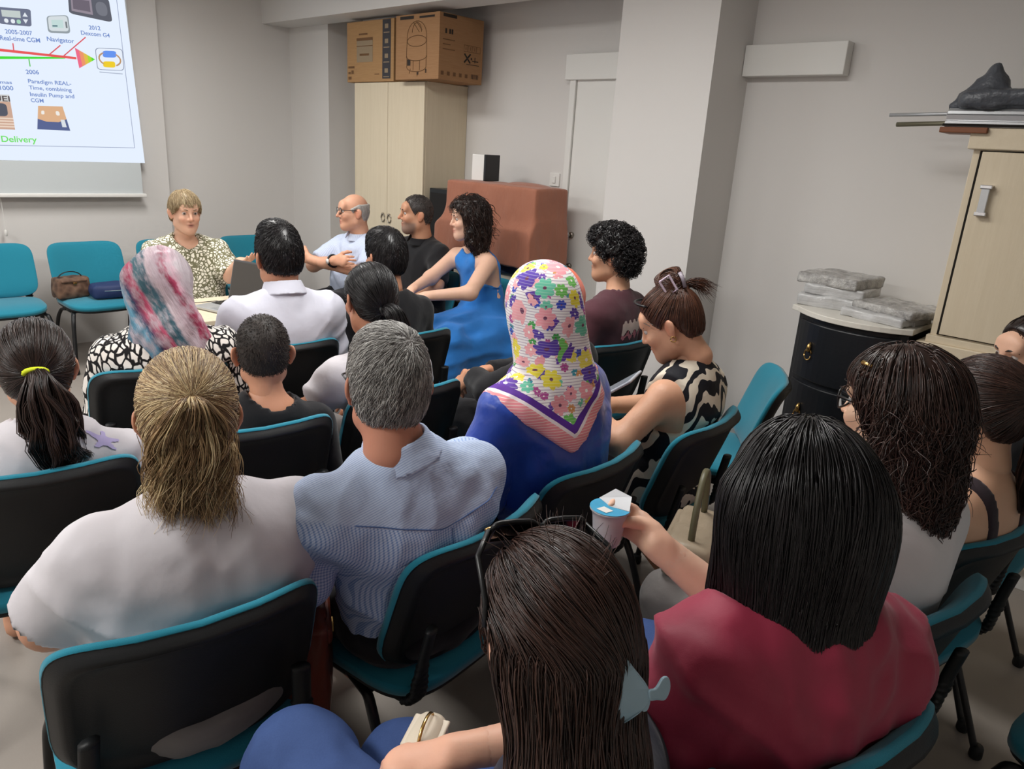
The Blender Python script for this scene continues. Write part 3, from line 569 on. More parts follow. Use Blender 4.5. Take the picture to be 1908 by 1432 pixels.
def make_chair(name):
    root = empty(name)
    tilt = math.radians(14); TM = Matrix.Translation((0, -.205, .645)) @ Matrix.Rotation(tilt, 4, 'X')       # local (x, depth to front, z) -> chair
    bend = lambda x, z: .055 * (abs(x) / .235) ** 2.3 - .012 * (z / .17)
    W, Hh = .240, .182
    # backrest pad (front) and shell (rear)
    V, Fs = plate(W, Hh, 5.2, lambda r: .022 * (1 - r ** 8) + .014, lambda r: -.001 - .000 * r, bend)
    pad = MB().add([tuple(TM @ Vector(v)) for v in V], [f[::-1] for f in Fs]).build('backrest_pad', M['teal'], root, smooth=True)
    rim = lambda r: -.010 - .013 * math.exp(-((r - .90) / .05) ** 2) - .004 * (1 - r) + .010 * max(0, r - .95) / .05
    V, Fs = plate(W * .995, Hh * .992, 5.4, lambda r: -.001, rim, bend, nr=14)
    MB().add([tuple(TM @ Vector(v)) for v in V], [f[::-1] for f in Fs]).build('backrest_shell', M['shell'], root, smooth=True)
    # seat
    sb = lambda x, y: -.012 * (max(0, y) / .2) ** 3 + .006 * (x / .22) ** 2
    for nm, w_, h_, fr_, bk_, m in (('seat_pad', .235, .215, lambda r: .052 - .022 * r ** 6, lambda r: .004, 'teal'), ('seat_shell', .228, .208, lambda r: .004, lambda r: -.022 + .010 * r ** 4, 'shell')):
        V, Fs = plate(w_, h_, 4.2, fr_, bk_, sb)
        MB().add([(x, z + .015, d + .425) for x, d, z in V], Fs).build(nm, M[m], root, smooth=True)
    # ribbed brackets between seat and back
    for sx in (-1, 1):
        P = [(.185 * sx, -.05, .415), (.187 * sx, -.12, .413), (.190 * sx, -.165, .42), (.192 * sx, -.192, .45), (.193 * sx, -.198, .50), (.190 * sx, -.206, .56), (.185 * sx, -.220, .63)]
        P = np.array(P); tt = np.linspace(0, 6, 61); Q = np.stack([np.interp(tt, np.arange(7), P[:, i]) for i in range(3)], 1)
        for _ in range(3): Q[1:-1] = (Q[:-2] + 2 * Q[1:-1] + Q[2:]) / 4
        R_ = np.where((tt > 1.7) & (tt < 4.6), .0215 + .0035 * np.cos(tt * 2 * math.pi * 3.3), .019)
        MB().tube(Q, R_, 10, e=.62).build('ribbed_bracket', M['shell'], root, smooth=True)
    # legs: front pair and rear pair with foot caps
    for sx in (-1, 1):
        for P in ([(.205 * sx, .13, .405), (.222 * sx, .19, .40), (.236 * sx, .215, .34), (.258 * sx, .245, .012)], [(.205 * sx, .02, .405), (.222 * sx, -.06, .395), (.236 * sx, -.10, .34), (.258 * sx, -.235, .012)]):
            P = np.array(P); tt = np.linspace(0, 3, 25); Q = np.stack([np.interp(tt, np.arange(4), P[:, i]) for i in range(3)], 1)
            for _ in range(2): Q[1:-1] = (Q[:-2] + 2 * Q[1:-1] + Q[2:]) / 4
            lg = MB().tube(Q, .0135, 10, e=.75).build('leg', M['black_metal'], root, smooth=True)
            e = Q[-1]; MB().tube([e + (0, 0, .03), e + (0, 0, .022), e + (0, 0, -.004), e + (0, 0, -.0115)], [.0145, .018, .019, .016], 12).build('foot_cap', M['shell'], lg, smooth=True)
    fr_ = MB()
    for sx in (-1, 1): fr_.tube([(.205 * sx, -.06, .403), (.205 * sx, .15, .403)], .012, 8)
    for y in (-.02, .12): fr_.tube([(-.205, y, .403), (.205, y, .403)], .010, 8)
    fr_.build('seat_frame', M['black_metal'], root, smooth=True)
    return root
GA, GW = 'teal audience chairs', 'teal chairs along the walls'
CHAIRS = [  # x, y, facing (degrees from the front wall direction), label, group
 (.49, 1.36, -10, 'teal and black chair holding the person in the plain white t-shirt', GA),
 (1.06, 1.27, 7, 'teal and black chair holding the person in the blue checked shirt', GA),
 (1.585, 1.33, 4, 'teal and black chair holding the person in the flowered headscarf', GA),
 (2.14, 1.30, 6, 'teal and black chair holding the person in the zebra-print top', GA),
 (2.76, 1.38, 31, 'empty teal chair turned sideways near the pier', GA),
 (2.78, 2.10, -8, 'teal and black chair holding the person in the plum t-shirt', GA),
 (1.02, 2.12, -10, 'teal and black chair holding the black t-shirt behind the white collared shirt', GA),
 (1.58, 2.14, -5, 'teal and black chair holding the person in white with bowed head', GA),
 (1.55, 2.89, -8, 'teal and black chair holding the person in the white collared shirt', GA),
 (1.03, 2.84, -10, 'teal and black chair holding the person in the streaked headscarf', GA),
 (.46, 2.17, -12, 'teal and black chair holding the person with the yellow hair tie', GA),
 (2.08, 2.76, -5, 'teal and black chair holding the person in black before the blue dress', GA),
 (1.60, .45, -12, 'teal and black chair holding the person with glasses in the white top', GA),
 (2.08, .44, -12, 'teal and black chair holding the person in the charcoal strap top', GA),
 (2.14, 1.98, 6, 'teal chair hidden behind the flowered headscarf, holding the orange-scarf person', GA),
 (1.09, .42, -16, 'teal and black chair holding the person in the wine-red blouse', GA),
 (.60, .50, 8, 'teal chair under the person with sunglasses pushed up', GA),
 (2.66, .42, -6, 'teal chair under the person at the edge of the frame by the wardrobe', GA),
 (1.93, -.17, -12, 'empty teal chair behind the wine-red blouse, at the bottom corner of the frame', GA),
 (1.16, 5.687, 176, 'teal chair by the front wall, cut by the edge of the frame', GW),
 (1.724, 5.62, 180, 'teal chair by the front wall with two bags on its seat', GW),
 (2.30, 5.60, 180, 'empty teal chair against the front wall, mostly behind the speaker', GW),
 (2.94, 5.62, 180, 'empty teal chair against the front wall behind the outstretched hand', GW),
 (1.93, 4.50, 172, 'teal chair under the person talking with an outstretched arm', GW),
 (2.93, 4.36, 96, 'teal chair under the person with crossed arms', GW),
 (3.10, 3.82, 92, 'teal chair under the person in the black polo shirt', GW),
 (3.22, 3.28, 84, 'teal chair under the person in the blue dress', GW),
]
proto = make_chair('conference_chair')
for i, (x, y, a, lb, g) in enumerate(CHAIRS):
    c = proto if i == 0 else copy_tree(proto)
    c.location = (x, y, 0); c.rotation_euler = (0, 0, math.radians(a)); tag(c, lb, 'chair', g)
# ------------------------------------------------------------------ people: shared builders
def hairmat(name, dark, light, rough=.38, spec=.45):
    t = NT(name); r = t.attr('rnd', 'Fac'); g = t.noise(t.co(), 30, 2)
    f = t.math('ADD', t.math('MULTIPLY', r, .75), t.math('MULTIPLY', g, .3), clamp=True)
    col = t.ramp(f, [(.12, lin(*dark)), (.9, lin(*light))]) if not isinstance(dark, list) else t.ramp(f, [(p, lin(*c)) for p, c in dark])
    return t.done(col, rough, spec)
t = NT('skin'); c = t.attr('col', 'Color'); n1 = t.noise(t.co(), 60, 3); t.bump(t.noise(t.co(), 260, 2), .08, .002)
M['skin'] = t.done(t.mix(t.math('MULTIPLY', n1, .22), c, t.mix(.5, c, lin(150, 84, 62))), .5, .35, **{'Subsurface Weight': .08, 'Subsurface Radius': (.02, .008, .004), 'Subsurface Scale': .3})
def cloth(name, rgb, rough=.85, sheen=.15, wr=.35, var=.03, spec=.2):
    wr = wr * .45
    t = NT(name); c = lin(*rgb); n1 = t.noise(t.co(), 7, 4, .6); n2 = t.noise(t.co(), 500, 2)
    t.bump(t.math('ADD', n1, t.math('MULTIPLY', n2, .04)), wr, .03)
    return t.done(t.mix(n1, c, tuple(x * (1 - var * 2) for x in c[:3]) + (1,)), rough, spec, **{'Sheen Weight': sheen})
M['eye'] = NT('eye').done(None); t = NT('eye_ball'); M['eye'] = t.done(t.attr('col', 'Color'), .15, .5)
M['lens'] = NT('spectacle_lens').done((.9, .92, .93, 1), .05, .5, **{'Transmission Weight': 1.0, 'IOR': 1.05})
M['dark_lens'] = plain('dark_lens', (20, 18, 20), .08, .5)
M['denim'] = None
t = NT('denim'); n1 = t.noise(t.co(), 6, 4); n2 = t.noise(t.mapped(t.co(), (1, 1, .2)), 400, 2); t.bump(n1, .25, .02)
M['denim'] = t.done(t.mix(t.math('MULTIPLY_ADD', n2, .4, t.math('MULTIPLY', n1, .6)), lin(74, 98, 150), lin(46, 64, 112)), .8, .2)

ZX, ZY = [-.14, -.085, -.05, -.03, .0, .02, .045, .065, .12], [-.07, -.075, -.06, .0, .028, .0, .035, .078, .09]
def hairline(drop=0.0, front=0.0):
    def f(P):
        z = np.interp(P[..., 1], ZX, ZY) - drop * np.interp(P[..., 1], [-.06, 0], [1, 0]) + front * np.interp(P[..., 1], [.03, .07], [0, 1]); return (z - P[..., 2]) * .8
    return f
def skull(s, g=0.0, k=.02, back=0.0):
    s.ell((0, -.012 - back / 2, .032), (.073 + g, .094 + g + back / 2, .088 + g), k); s.ell((0, -.025, -.01), (.068 + g, .072 + g, .075 + g), k); return s
def head_sdf(f):
    """head in its own frame: y forward, z up, origin between the ears; f holds sex/age tweaks"""
    s = SDF(); skull(s, -.004)
    jw = f.get('jaw', 1.0)
    s.ell((0, .028, -.045), (.056 * jw, .060, .066), .035); s.ell((0, .052, -.088), (.030 * jw, .030, .022), .03)
    s.cone((-.045 * jw, .0, -.065), (0, .058, -.095), .022, .018, .03); s.cone((.045 * jw, .0, -.065), (0, .058, -.095), .022, .018, .03)
    s.ell((0, .072, .045), (.052, .020, .030), .03); s.cone((-.032, .080, .026), (.032, .080, .026), .010, .010, .018)
    for sx in (-1, 1):
        s.ell((.036 * sx, .066, -.022), (.022, .020, .020), .025); s.ell((.031 * sx, .094, .010), (.016, .014, .011), .014, op='s')
    nl = f.get('nose', 1.0)
    s.cone((0, .086, .020), (0, .084 + .021 * nl, -.022), .0068, .0100, .012); s.ell((-.010, .091, -.026), (.008, .010, .0075), .008); s.ell((.010, .091, -.026), (.008, .010, .0075), .008)
    s.ell((0, .083, -.053), (.023, .012, .0065), .006); s.ell((0, .081, -.066), (.020, .012, .0075), .006)
    if f.get('mouth'): s.ell((0, .097, -.0595), (.016, .012, .005), .004, op='s')
    for sx in (-1, 1):
        R = rotm(0, 0, 28 * sx)
        s.ell((.079 * sx, -.010, -.006), (.007, .019, .032), .006, R); s.ell((.087 * sx, -.017, .004), (.006, .017, .024), .006, R); s.ell((.092 * sx, -.002, -.002), (.006, .010, .014), .005, R, op='s')
    s.cone((0, -.028, -.05), (0, -.045, -.135), f.get('nr', .050), f.get('nr', .050) * 1.05, .03)
    return s
def hand_sdf(W, fd, nd, side, curl=(25, 30, 20), spread=.12, sc=1.0, curls=None, thumb=None, elbow=None, rw=.027):
    """right hand: side=1, left hand: side=-1; fd finger direction, nd palm-facing direction"""
    s = SDF(); W = A3(W); f = A3(fd); f /= np.linalg.norm(f); n = A3(nd); n -= f * (n @ f); n /= np.linalg.norm(n); x = np.cross(n, f) * (-side)       # thumb side
    s.cone(W - f * .005, W + f * .078 * sc, .029 * sc, .036 * sc, .015, flat=(n, 2.0)); s.cone(W + f * .02 * sc + x * .020 * sc, W + f * .05 * sc + x * .026 * sc, .014 * sc, .012 * sc, .015)
    if elbow is not None: e = A3(elbow) - W; s.cone(W + e / np.linalg.norm(e) * .05, W, rw * 1.1, rw, .02)
    for i, (o, L, r) in enumerate(((.030, .070, .0088), (.010, .080, .0092), (-.011, .074, .0088), (-.030, .056, .0078))):
        p = W + (f * (.082 - .006 * abs(i - 1)) + x * o) * sc; d = f + x * o * spread * 12; d /= np.linalg.norm(d); c = curls[i] if curls is not None else curl; a = 0
        for j, fr in enumerate((.45, .32, .23)):
            a += math.radians(c[j]); dd = d * math.cos(a) + n * math.sin(a); q = p + dd * L * fr * sc; s.cone(p, q, r * sc * (1 - .10 * j), r * sc * (.92 - .10 * j), .006); p = q
    p = W + (f * .022 + x * .024) * sc; td = thumb if thumb is not None else (f * .75 + x * .6 + n * .25)
    d = A3(td); d /= np.linalg.norm(d)
    for j, (L, r) in enumerate(((.042, .0125), (.032, .0105), (.024, .0095))):
        dd = d + (n * .25 - x * .25) * j; dd /= np.linalg.norm(dd); q = p + dd * L * sc; s.cone(p, q, r * sc, r * sc * .9, .010); p = q
    return s
def grow(s, P, dirf, L, n=10, off=.002, stick=.6, inertia=.5, wob=0.0, wf=30.0, seed=0, zmin=None, wz=None):
    """strands that run along a hair volume; P roots, dirf(p, t) direction field; returns (N, n+1, 3)"""
    N = len(P); L = np.full(N, L) if np.isscalar(L) else L; off = np.full(N, off) if np.isscalar(off) else off; p = P.copy(); out = [p.copy()]; v = None; ph = np.random.default_rng(seed).uniform(0, 50, (N, 3))
    for i in range(n):
        d, g = s.sample(p, True); dv = dirf(p, i / n); dv = dv / (np.linalg.norm(dv, axis=1, keepdims=True) + 1e-9)
        near = np.clip(1 - np.abs(d - off) / .04, 0, 1)[:, None]; dv = dv - g * (dv * g).sum(1, keepdims=True) * near * min(1, stick * 1.4)
        if wob: dv = dv + (wob if wz is None else wob * np.clip((wz - p[:, 2:3]) / .10, .04, 1)) * np.stack([vnoise(p + ph * [1, 0, 0], wf, seed + 1), vnoise(p + ph * [0, 1, 0], wf, seed + 2), vnoise(p + ph * [0, 0, 1], wf, seed + 3)], 1)
        dv /= np.linalg.norm(dv, axis=1, keepdims=True) + 1e-9; v = dv if v is None else inertia * v + (1 - inertia) * dv; st_ = (L / n) if zmin is None else (L / n) * np.clip((p[:, 2] - zmin) / .03, 0.02, 1); p = p + v * st_[:, None]
        
        if zmin is not None: p[:, 2] = np.maximum(p[:, 2], np.asarray(zmin) - .012)
        d, g = s.sample(p, True); e = off - d; m = np.where(e > 0, 1.0, np.where(e > -.05, stick, 0)); p = p + g * (e * m)[:, None] * (1 if zmin is None else np.array([1, 1, .0]) * (p[:, 2:3] < np.asarray(zmin).reshape(-1, 1) + .02) + (p[:, 2:3] >= np.asarray(zmin).reshape(-1, 1) + .02)); out.append(p.copy())
    return np.stack(out, 1)
def strands(P, r0, taper=.35, sides=3, rnd=None):
    """tapered tubes along strand paths -> V, F, rnd per vertex"""
    N, m, _ = P.shape; T = np.gradient(P, axis=1); T /= np.linalg.norm(T, axis=2, keepdims=True) + 1e-9
    ref = np.random.default_rng(N).normal(size=(N, 1, 3)); A = np.cross(T, ref); A /= np.linalg.norm(A, axis=2, keepdims=True) + 1e-9; B = np.cross(T, A)
    tt = np.linspace(0, 1, m); R = (r0 if np.isscalar(r0) else r0[:, None]) * (1 - (1 - taper) * np.clip((tt - .5) / .5, 0, 1) ** 1.5) * np.ones((N, 1)); an = np.arange(sides) * 2 * math.pi / sides
    V = P[:, :, None] + R[:, :, None, None] * (np.cos(an)[None, None, :, None] * A[:, :, None] + np.sin(an)[None, None, :, None] * B[:, :, None])
    base = (np.arange(N) * m * sides)[:, None, None] + (np.arange(m - 1) * sides)[None, :, None]; j = np.arange(sides)[None, None]; j2 = (j + 1) % sides
    Fs = np.stack([base + j, base + j2, base + sides + j2, base + sides + j], -1).reshape(-1, 4)
    rr = np.random.default_rng(N + 1).uniform(0, 1, N) if rnd is None else rnd
    return V.reshape(-1, 3), Fs, np.repeat(rr, m * sides)
def seeds(s, n, mask, seed=0):
    r = np.random.default_rng(seed); ok = np.where(mask(s.V))[0]
    i = r.choice(ok, n); return s.V[i] + r.normal(size=(n, 3)) * s.res * .35
class Person:
    def __init__(s, label, chair, head, yaw, pitch=0, roll=0, skin=(205, 158, 132), bulk=1.0, sw=.175, belly=1.0, nb=None, arms=None, legs=None, face=None, ty=0, res=.012, hs=1.0, seat=.475, hands=True, feet=True, arm_r=1.0, tilt=0.0):
        """chair (x, y, degrees) gives the frame the person sits in; head is the head centre in world space, yaw the way the head looks (degrees, world)"""
        s.root = empty('person', (chair[0], chair[1], 0), math.radians(chair[2]), label, 'person', 'people in the room')
        a = math.radians(chair[2]); v = A3(head[:2]) - A3(chair[:2]); s.hc = A3(math.cos(a) * v[0] + math.sin(a) * v[1], -math.sin(a) * v[0] + math.cos(a) * v[1], head[2])
        s.Rh = rotm(-pitch, roll, yaw - chair[2]); s.hs = hs; s.face = face or {}; s.bulk = bulk; s.tone = A3(lin(*skin)[:3])
        s.Rt = rotm(0, 0, ty); s.pel = A3(.3 * s.hc[0], -.045, seat + .085)
        s.nb = s.hc + A3(nb if nb is not None else (0, -.052, -.178)) * hs
        s.sw = sw; T = lambda x, y, z: s.nb + s.Rt @ A3(x, y, z)
        s.sh = {-1: T(-sw, .008, -.066 + tilt), 1: T(sw, .008, -.066 - tilt)}
        ar = arms or {}; s.el, s.wr, s.hd = {}, {}, {}
        for sd, nm in ((-1, 'L'), (1, 'R')):
            d = ar.get(nm, {})
            s.el[sd] = A3(d.get('el', s.sh[sd] + s.Rt @ A3(.05 * sd, .04, -.27))); s.wr[sd] = A3(d.get('wr', (s.pel[0] + .075 * sd, .17, seat + .17))); s.hd[sd] = d
        lg = legs or {}
        s.hip = {q: s.pel + A3(.09 * q, .02, -.01) for q in (-1, 1)}; s.kn = {q: A3(lg.get('kn', {}).get(q, (s.pel[0] * .5 + .11 * q, .36, seat + .045))) for q in (-1, 1)}; s.an = {q: A3(lg.get('an', {}).get(q, (.11 * q, .38, .085))) for q in (-1, 1)}
        s.arm_r = arm_r * (.5 + .5 * bulk); s.by = belly; s.toe = lg.get('toe', {})
        # body: one continuous surface
        b = SDF(); s.torso_ops(b, 0); s.neck_ops(b)
        for q in (-1, 1): s.arm_ops(b, q, 0, 2.0); s.leg_ops(b, q, 0)
        if feet:
            for q in (-1, 1): e = s.an[q]; tp = A3(s.toe.get(q, e + A3(.02 * q, .16, -.05))); b.cone(e + A3(0, -.02, -.045), tp, .034, .026, .03)
        s.chair_clip(b); b.grid(res); V, Fs, N = b.mesh(); col = np.tile(s.tone, (len(V), 1)); parts = [(V, Fs, col)]
        h = head_sdf(s.face); h.grid(.0048); V, Fs, N = h.mesh(); c = s.face_colour(V); parts.append((s.H(V), Fs, c))
        if hands:
            for q in (-1, 1):
                d = s.hd[q]
                if d.get('none'): continue
                fd = A3(d.get('f', (-.45 * q, .85, -.15))); nd = A3(d.get('n', (0, 0, -1)))
                hs_ = hand_sdf(s.wr[q], fd, nd, q, d.get('curl', (18, 22, 14)), d.get('spread', .1), d.get('sc', 1.0), d.get('curls'), d.get('thumb'), s.el[q], .027 * s.arm_r)
                hs_.grid(.0042); V, Fs, N = hs_.mesh(); parts.append((V, Fs, np.tile(s.tone * A3(1.03, .99, .97), (len(V), 1))))
        o = 0; VV, FF, CC = [], [], []
        for V, Fs, c in parts: VV.append(V); FF.append(Fs + o); CC.append(c); o += len(V)
        CC = np.concatenate(CC); CC = np.concatenate([CC, np.ones((len(CC), 1))], 1)
        s.body = mesh_obj('body', np.concatenate(VV), np.concatenate(FF), M['skin'], s.root, True, {'col': ('FLOAT_COLOR', CC)})
    def H(s, V): return s.hc + (np.asarray(V) * s.hs) @ s.Rh.T
    def face_colour(s, V):
        c = np.tile(s.tone, (len(V), 1)); f = s.face
        def blob(p, r, col, amt):
            nonlocal c
            w_ = np.exp(-(((V - A3(p)) / A3(r)) ** 2).sum(1)) * amt; c = c * (1 - w_[:, None]) + A3(col) * w_[:, None]
        red = s.tone * A3(1.05, .62, .58); lip = A3(lin(*f.get('lip', (176, 92, 84)))[:3])
        for sx in (-1, 1): blob((.04 * sx, .075, -.03), (.02, .03, .02), red, .3); blob((.082 * sx, -.008, 0), (.012, .03, .035), red, .55)
        blob((0, .11, -.022), (.014, .02, .012), red, .35); blob((0, .09, -.054), (.021, .02, .006), lip, .8); blob((0, .088, -.066), (.018, .02, .006), lip, .8)
        if f.get('mouth'): blob((0, .085, -.0595), (.015, .02, .004), (.03, .008, .008), .9)
        if f.get('beard'):
            bc = A3(lin(*f['beard'])[:3]); w_ = np.clip((-.035 - V[:, 2]) / .02, 0, 1) * np.clip((V[:, 1] - .005) / .02, 0, 1) * np.clip((.16 + V[:, 2]) / .05, 0, 1); w_ *= 1 - np.exp(-(((V - A3(0, .088, -.06)) / A3(.022, .03, .013)) ** 2).sum(1)) * .9
            c = c * (1 - .75 * w_[:, None]) + bc * .75 * w_[:, None]
        return c
    def chair_clip(s, b, g=0.0):
        """the back of the body rests against the chair's backrest"""
        def f(P):
            lim = -.166 - .25 * (P[..., 2] - .645) + .055 * (np.abs(P[..., 0]) / .235) ** 2.3 - g * .3
            return lim - P[..., 1] - 6 * np.maximum(0, np.abs(P[..., 0]) - .225) - 5 * np.maximum(0, P[..., 2] - .80) - 5 * np.maximum(0, .47 - P[..., 2])
        b.func(f, 'i', .025)
    # ---- shared solids, g = how much bigger than the body
    def torso_ops(s, b, g, k=.06):
        bk = s.bulk; P, N_ = s.pel, s.nb; Rz = s.Rt; sp = lambda t_, back=0: lerp(P, N_, t_) + A3(0, -.02 * math.sin(math.pi * t_) - back, 0)
        b.ell(P + A3(0, .0, -.01), (.165 * bk + g, .118 * bk ** .5 + g, .105 + g), k); b.ell(sp(.32) + A3(0, .02 * (s.by - 1) * 4, 0), (.138 * bk * s.by + g, .105 * bk ** .6 * s.by + g, .15 + g), k, Rz)
        b.ell(sp(.66), ((s.sw - .022) * bk ** .5 + g, .100 * bk ** .6 + g, .16 + g), k, Rz)
        b.cone(lerp(s.sh[-1], s.sh[1], .12) + A3(0, -.012, -.03), lerp(s.sh[-1], s.sh[1], .88) + A3(0, -.012, -.03), .050 * bk ** .5 + g, .050 * bk ** .5 + g, k)
        for q in (-1, 1): b.cone(s.nb + A3(.025 * q, -.014, -.005), s.sh[q] + A3(-.02 * q, -.005, .0), .030 * bk ** .5 + g, .042 * bk ** .5 + g, k)
    def neck_ops(s, b):
        nr = s.face.get('nr', .050); b.cone(s.H([0, -.028, -.05]), s.nb + A3(0, 0, .02), nr * s.hs, nr * 1.08, .02)
    def arm_ops(s, b, q, g, frac, k=.03, cut=False):
        """frac: 1 = to the elbow, 2 = to the wrist"""
        r = s.arm_r; S, E_, W = s.sh[q], s.el[q], s.wr[q]
        if frac <= 1: b.cone(S, E_, .050 * r + g, .041 * r + g * 1.25, k, cutb=frac)
        else:
            b.cone(S, E_, .050 * r + g, .041 * r + g, k); f2 = frac - 1; b.cone(E_, W, .041 * r + g, .027 * r + g * 1.2, k, cutb=f2 if cut else None)
    def leg_ops(s, b, q, g, k=.03, frac=2.0):
        bk = .6 + .4 * s.bulk; b.cone(s.hip[q], s.kn[q], .088 * bk + g, .060 * bk + g, k)
        if frac > 1: b.cone(s.kn[q], s.an[q], .056 * bk + g, .036 * bk + g * 1.3, k, cutb=frac - 1 if frac < 2 else None)
    # ---- clothing
    def top(s, mat, sleeve=.6, g=.013, res=.010, neck=.070, neckp=(0, .015, .045), hem=None, fold=.006, seed=1, extra=None, name='shirt', attrs=None, fr=(1, 1, .6), ff=11, sl=None):
        b = SDF(); s.torso_ops(b, g)
        for q in (-1, 1):
            f = sl[q] if sl else sleeve
            if f: s.arm_ops(b, q, g, f, cut=True)
        if neck: b.ell(s.nb + A3(neckp), (neck, neck, neck), .006, op='s')
        b.half((0, 0, hem if hem is not None else s.pel[2] - .05), (0, 0, -1), .01)
        if extra: extra(b)
        s.chair_clip(b, g)
        o = sdf_obj(name, b, res, mat, s.root, lambda V: s.cloth_folds(V, fold, fr, ff, seed), attrs)
        return o
    def cloth_folds(s, V, fold, fr, ff, seed):
        sg = np.where(V[:, 0] > s.nb[0], 1.0, -1.0); c, q = math.cos(.7), math.sin(.7); x, z = V[:, 0] - s.nb[0], V[:, 2] - s.nb[2]
        W = np.stack([c * x * sg + q * z, V[:, 1] * .6, -q * x * sg + c * z], 1)
        m = np.clip(np.abs(x) / .05, .35, 1); return fold * (.75 * m * folds(W, (.28, .6, 1), ff * 1.1, seed) + .25 * folds(V, fr, ff, seed + 5) + .12 * vnoise(V, 30, seed))
    def collar(s, mat, r=.060, h=.035, tilt=(0, .35, 1), open_=True, k=.0, res=.005):
        b = SDF(); r = s.face.get('nr', .05) * 1.08 + .010; ax = s.H([0, -.03, -.06]) - s.nb; ax /= np.linalg.norm(ax); p = s.nb + ax * .008
        b.cone(p, p + ax * (h + .012), r + .026, r + .003, .004, cutb=1.0, cuta=0.0); b.cone(p - ax * .03, p + ax * (h + .08), r - .004, r - .004, .003, op='s')
        if open_: b.cone(p + s.Rh @ A3(0, .05, .05), p + s.Rh @ A3(0, .09, -.06), .03, .03, .004, op='s')
        return sdf_obj('collar', b, res, mat, s.root)
    def bottoms(s, mat, g=.012, frac=1.92, res=.014, name='trousers', fold=.006, fr=(1, 1, 1)):
        b = SDF(); b.ell(s.pel + A3(0, .0, -.015), (.165 * s.bulk + g, .125 * s.bulk + g, .10 + g), .05)
        for q in (-1, 1): s.leg_ops(b, q, g, .05, frac)
        b.half(s.pel + A3(0, 0, .10), (0, -.7, 1), .01)
        return sdf_obj(name, b, res, mat, s.root, lambda V: fold * folds(V, fr, 10, 3))
    def eyes(s, look=(0, 1, 0), brow=(70, 52, 40), iris=(60, 42, 30)):
        r = .0118; th, ph = np.meshgrid(np.linspace(0, math.pi, 9), np.linspace(0, 2 * math.pi, 14, endpoint=False), indexing='ij')
        U = np.stack([np.sin(th) * np.cos(ph), np.cos(th), np.sin(th) * np.sin(ph)], -1).reshape(-1, 3); n = 14; lk = A3(look) / np.linalg.norm(look)
        Fs = np.array([(i * n + j, i * n + (j + 1) % n, (i + 1) * n + (j + 1) % n, (i + 1) * n + j) for i in range(8) for j in range(n)])
        R = np.eye(3); R[:, 1] = lk; R[:, 0] = np.cross(lk, [0, 0, 1]); R[:, 0] /= np.linalg.norm(R[:, 0]); R[:, 2] = np.cross(R[:, 0], lk)
        c = np.where((U[:, 1] > .72)[:, None], A3(lin(*iris)[:3]), A3(.55, .50, .47)); c = np.concatenate([c, np.ones((len(c), 1))], 1)
        for sx in (-1, 1):
            mesh_obj('eye', s.H((U * r) @ R.T + A3(.031 * sx, .0740, .0105)), Fs, M['eye'], s.root, True, {'col': ('FLOAT_COLOR', c)})
            P = [s.H(A3(x * sx, y, z)) for x, y, z in ((.014, .094, .028), (.026, .0945, .0335), (.038, .087, .034), (.049, .076, .027))]
            MB().tube(P, [.0018, .0034, .003, .0014], 6).build('eyebrow', hairmat('brow_hair', brow, brow), s.root, smooth=True)
    def hair(s, vol, mat, groups, res=.006, name='hair', base_rnd=.25, disp=None, pre=None):
        """vol: SDF in the head frame; groups: list of (paths, radius, rnd, taper)"""
        if not hasattr(vol, 'D'): vol.grid(res)
        if not hasattr(vol, 'V'): vol.mesh()
        V = vol.V + (vol.N * disp(vol.V)[:, None] if disp else 0); VV, FF, RR = [V], [vol.F], [np.full(len(V), base_rnd) + .15 * vnoise(V, 60, 4)]; o = len(V)
        for g_ in groups:
            P, r, rn, tp = g_; v, f, q = strands(P, r, tp, 3, rn); VV.append(v); FF.append(f + o); RR.append(q); o += len(v)
        ob = mesh_obj(name, s.H(np.concatenate(VV)), np.concatenate(FF), mat, s.root, True, {'rnd': ('FLOAT', np.concatenate(RR))}); tag(ob, kind='stuff'); return ob
    def glasses(s, mat, lens=None, at=(0, .098, .012), r=(.026, .020), tilt=0, name='glasses', w_=.0022, temples=True, sq=3.0, tw=.082):
        """spectacles as a part: frame with rims, bridge and temples, plus lenses"""
        R = rotm(tilt, 0, 0); o = A3(at); G = lambda p: s.H(o + R @ A3(p)); root = None
        mb = MB()
        for sx in (-1, 1):
            a = np.linspace(0, 2 * math.pi, 25); P = [G((sx * (r[0] + .006) + r[0] * np.sign(math.cos(q)) * abs(math.cos(q)) ** (2 / sq), -.004 * abs(math.cos(q)), r[1] * np.sign(math.sin(q)) * abs(math.sin(q)) ** (2 / sq))) for q in a]
            mb.tube(P, w_, 6)
            if temples: x = sx * (2 * r[0] + .010); mb.tube([G((x, -.004, .008)), G((sx * (tw - .003), -.04, .008)), G((sx * tw, -.10, .004)), G((sx * (tw - .002), -.122, -.020))], [w_ * 1.2, w_, w_, w_ * 1.3], 6)
        mb.tube([G((-.008, 0, .004)), G((0, .003, .006)), G((.008, 0, .004))], w_, 6); fr_ = mb.build(name, mat, s.root, smooth=True)
        if lens is not None:
            for sx in (-1, 1):
                P = [G((sx * (r[0] + .006) + r[0] * np.sign(math.cos(q)) * abs(math.cos(q)) ** (2 / sq), -.004 * abs(math.cos(q)), r[1] * np.sign(math.sin(q)) * abs(math.sin(q)) ** (2 / sq))) for q in np.linspace(0, 2 * math.pi, 20, endpoint=False)]
                mesh_obj('lens', P, [tuple(range(20))], lens, fr_, False)
        return fr_
